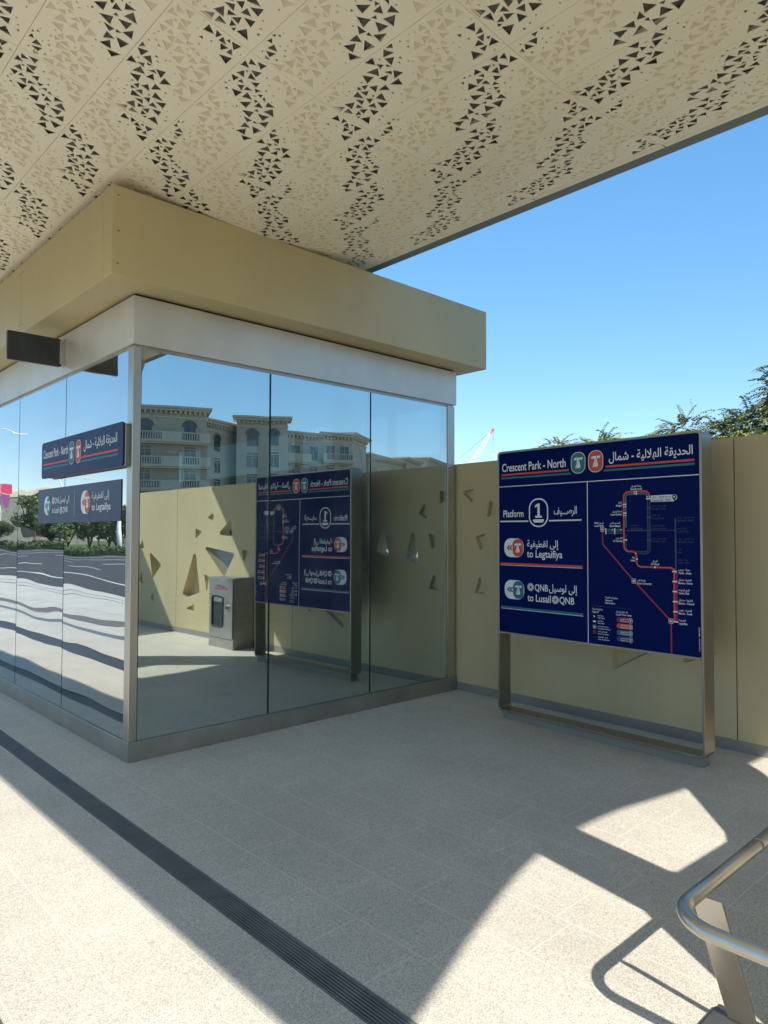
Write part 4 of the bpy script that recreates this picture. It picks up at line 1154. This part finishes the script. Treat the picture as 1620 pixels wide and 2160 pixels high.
# ------------------------------------------------------------------ apartment buildings seen in the right glass
def facade(root, p, q, zt, cols, arched, balcony=None, zb=-.3, depth=12, corn=.9, rows=5):
    """one flat front from p to q with cornice, windows and balconies; normal faces the station"""
    p = Vector((p[0], p[1], 0)); q = Vector((q[0], q[1], 0))
    u = (q - p).normalized(); L = (q - p).length
    nrm = Vector((u.y, -u.x, 0))
    if nrm.dot(Vector((0, 0, 0)) - p) < 0: nrm = -nrm
    Mx = Matrix(((u.x, -nrm.x, 0, p.x), (u.y, -nrm.y, 0, p.y), (0, 0, 1, 0), (0, 0, 0, 1)))
    B0 = root.location
    def lb(): 
        return MB()
    def fin(b, name, m, par=root):
        b.v = [tuple(Mx @ Vector(v)) for v in b.v]
        return b.build(name, m, par, loc=B0)
    b = lb(); b.box(0, L, 0, depth, zb, zt - .02)
    # string courses
    for k in range(1, rows + 1):
        z = zt - 2.2 - 3.05 * k
        if z > .5: b.box(-.03, L + .03, -.09, .001, z, z + .16)
    fin(b, 'wall', M['stone'])
    b = lb(); b.box(-corn * .7, L + corn * .7, -corn, depth * .5, zt, zt + .28); b.box(-corn * .4, L + corn * .4, -corn * .6, -.001, zt - .30, zt - .001)
    b.box(-.1, L + .1, -.14, -.002, zt - 1.25, zt - 1.05)
    x = .25
    while x < L - .2:
        b.box(x, x + .22, -corn * .5, -.003, zt - .72, zt - .31); x += .62
    fin(b, 'cornice', M['stone2'])
    for k in range(rows):
        zf = zt - 3.9 - 3.05 * k
        if zf < .3: break
        for c in cols:
            x = c * L
            w_, h_ = (.75, 2.1)
            b = lb()
            if arched and k == 0:
                pl = [(x - w_, zf), (x + w_, zf)] + [(x + w_ * math.cos(R(a)), zf + h_ - .55 + .7 * math.sin(R(a))) for a in range(0, 181, 20)]
                b.prism(pl, 'y', -.012, .004)
                wn = fin(b, 'window', M['winglass'])
                b = lb(); po = [(x + (w_ + .22) * math.cos(R(a)), zf + h_ - .55 + .95 * math.sin(R(a))) for a in range(0, 181, 15)]
                pi = [(x + (w_ + .02) * math.cos(R(a)), zf + h_ - .55 + .72 * math.sin(R(a))) for a in range(180, -1, -15)]
                n = len(po)
                b.add([(s_[0], -.10, s_[1]) for s_ in po] + [(s_[0], -.10, s_[1]) for s_ in pi[::-1]] + [(s_[0], -.02, s_[1]) for s_ in po] + [(s_[0], -.02, s_[1]) for s_ in pi[::-1]],
                      [(k2, k2 + 1, n + k2 + 1, n + k2) for k2 in range(n - 1)] + [(k2, k2 + 1, 2 * n + k2 + 1, 2 * n + k2) for k2 in range(n - 1)] + [(n + k2, n + k2 + 1, 3 * n + k2 + 1, 3 * n + k2) for k2 in range(n - 1)])
            else:
                b.box(x - w_, x + w_, -.012, .004, zf, zf + h_)
                wn = fin(b, 'window', M['winglass'])
                b = lb(); b.box(x - w_ - .14, x - w_ - .001, -.07, .001, zf, zf + h_ + .12); b.box(x + w_ + .001, x + w_ + .14, -.07, .001, zf, zf + h_ + .12); b.box(x - w_, x + w_, -.07, .001, zf + h_ + .001, zf + h_ + .12)
            for xx in (x - .03,): b.box(xx, xx + .06, -.04, -.013, zf, zf + h_ - .1)
            b.box(x - w_, x + w_, -.038, -.0131, zf + h_ * .66, zf + h_ * .66 + .05)
            fin(b, 'window_frame', M['stone2'] if not (arched and k == 0) else M['winframe'], wn)
        if balcony:
            for x0, x1, bal in balcony:
                zs = zf - .25
                b = lb(); d = 1.35
                X0, X1 = x0 * L, x1 * L
                b.box(X0, X1, -d, -.1, zs - .28, zs); b.box(X0 + .2, X1 - .2, -d + .25, -.1, zs - .5, zs - .281)
                b.box(X0, X1, -d, -d + .18, zs + .86, zs + 1.0)
                s0 = X0
                for a, c in bal:
                    a, c = a * L, c * L
                    b.box(s0, a, -d, -d + .16, zs + .001, zs + .859); s0 = c
                    y = a + .12
                    while y < c - .1:
                        b.tube([(y, -d + .08, zs), (y, -d + .08, zs + .3), (y, -d + .08, zs + .86)], [.05, .085, .05], 6); y += .30
                b.box(s0, X1, -d, -d + .16, zs + .001, zs + .859)
                b.box(X1 - .16, X1, -d + .161, -.1, zs + .001, zs + 1.0)
                fin(b, 'balcony', M['stone2'])
ap = thing('apartment_building', 'sandstone apartment block with balustraded balconies and arched top windows, mirrored in the glass', 'building', (40, -78, -.3))
facade(ap, (32.97, -80.46), (46.48, -74.3), 17.9, (.20, .49, .855), True, [(.0, 1.02, [(.02, .3), (.40, .62), (.78, .93)])])
facade(ap, (47.0, -77.4), (62.0, -84.2), 17.3, (.25, .62), True, None, depth=8)
facade(ap, (53.5, -78.4), (59.6, -74.4), 18.25, (.30, .72), True, None, depth=8)
ap2 = thing('apartment_building', 'stepped sandstone apartment wing right of the balustraded block, mirrored in the glass', 'building', (70, -80, -.3))
facade(ap2, (60.2, -80.6), (69.0, -78.5), 17.2, (.2, .5, .85), False, [(.05, .75, [])], depth=9)
facade(ap2, (69.0, -78.5), (74.2, -76.8), 17.5, (.3, .75), False, [(.0, 1.0, [(.1, .9)])], depth=9)
facade(ap2, (74.2, -76.8), (81.2, -81.4), 17.8, (.6,), False, None, depth=9)
ap3 = thing('apartment_building', 'distant low sandstone building at the right end of the mirrored row of roofs', 'building', (100, -98, -.3))
facade(ap3, (83.5, -83.3), (90.1, -86.8), 15.8, (.5,), False, None, depth=9)
facade(ap3, (97.0, -97.5), (130.0, -113.0), 17.8, (.1, .3, .5, .7, .9), False, None, depth=9)
facade(ap3, (112.8, -103.75), (122.5, -108.15), 18.9, (.3, .7), False, None, depth=6)
facade(ap3, (130.0, -113.0), (190.0, -140.0), 21.0, (.1, .3, .5, .7, .9), False, None, depth=9)

# ------------------------------------------------------------------ crane on the skyline
r = thing('crane', 'distant mobile crane with white lattice boom and red tip on the skyline above the wall', 'crane', (114.0, 97.6, -.3))
a = Vector((.3, -.4, 15.0)) - Vector((0, 0, 0)); base_ = Vector((-4.5, 5.6, 3.0)); tip = Vector((4.13, -5.16, 24.1))
b = MB()
ax = (tip - base_).normalized(); s1 = ax.orthogonal().normalized() * .35; s2 = ax.cross(s1).normalized() * .35
cor = [s1 + s2, s1 - s2, -s1 - s2, -s1 + s2]
for c in cor: b.tube([base_ + c, base_.lerp(tip, .965) + c * .6], .06, 5)
n = 26
for k in range(n):
    p = base_.lerp(tip, .965 * k / n); q = base_.lerp(tip, .965 * (k + 1) / n)
    for i in range(4): b.tube([p + cor[i], q + cor[(i + 1) % 4]], .04, 4)
b.build('boom', M['cranew'], r)
b = MB(); b.tube([base_.lerp(tip, .965), tip], [.24, .16], 6); b.box(tip.x - .3, tip.x + .35, tip.y - .2, tip.y + .2, tip.z - .2, tip.z + .2); b.build('boom_tip', M['craner'], r)
b = MB(); b.tube([tip, tip + Vector((.02, 0, -9))], .03, 4); b.tube([tip, base_ + Vector((-4, 5, 4))], .03, 4); b.build('cable', M['winframe'], r)
b = MB(); b.box(tip.x - .15, tip.x + .15, tip.y - .15, tip.y + .15, tip.z - 5.6, tip.z - 5.0); b.build('hook_block', M['cranew'], r)
b = MB(); b.box(-8, -2, 2.5, 8, 0, 1.4); b.box(-7, -3, 3.5, 7, 1.401, 4.2); b.build('body', M['cranew'], r)
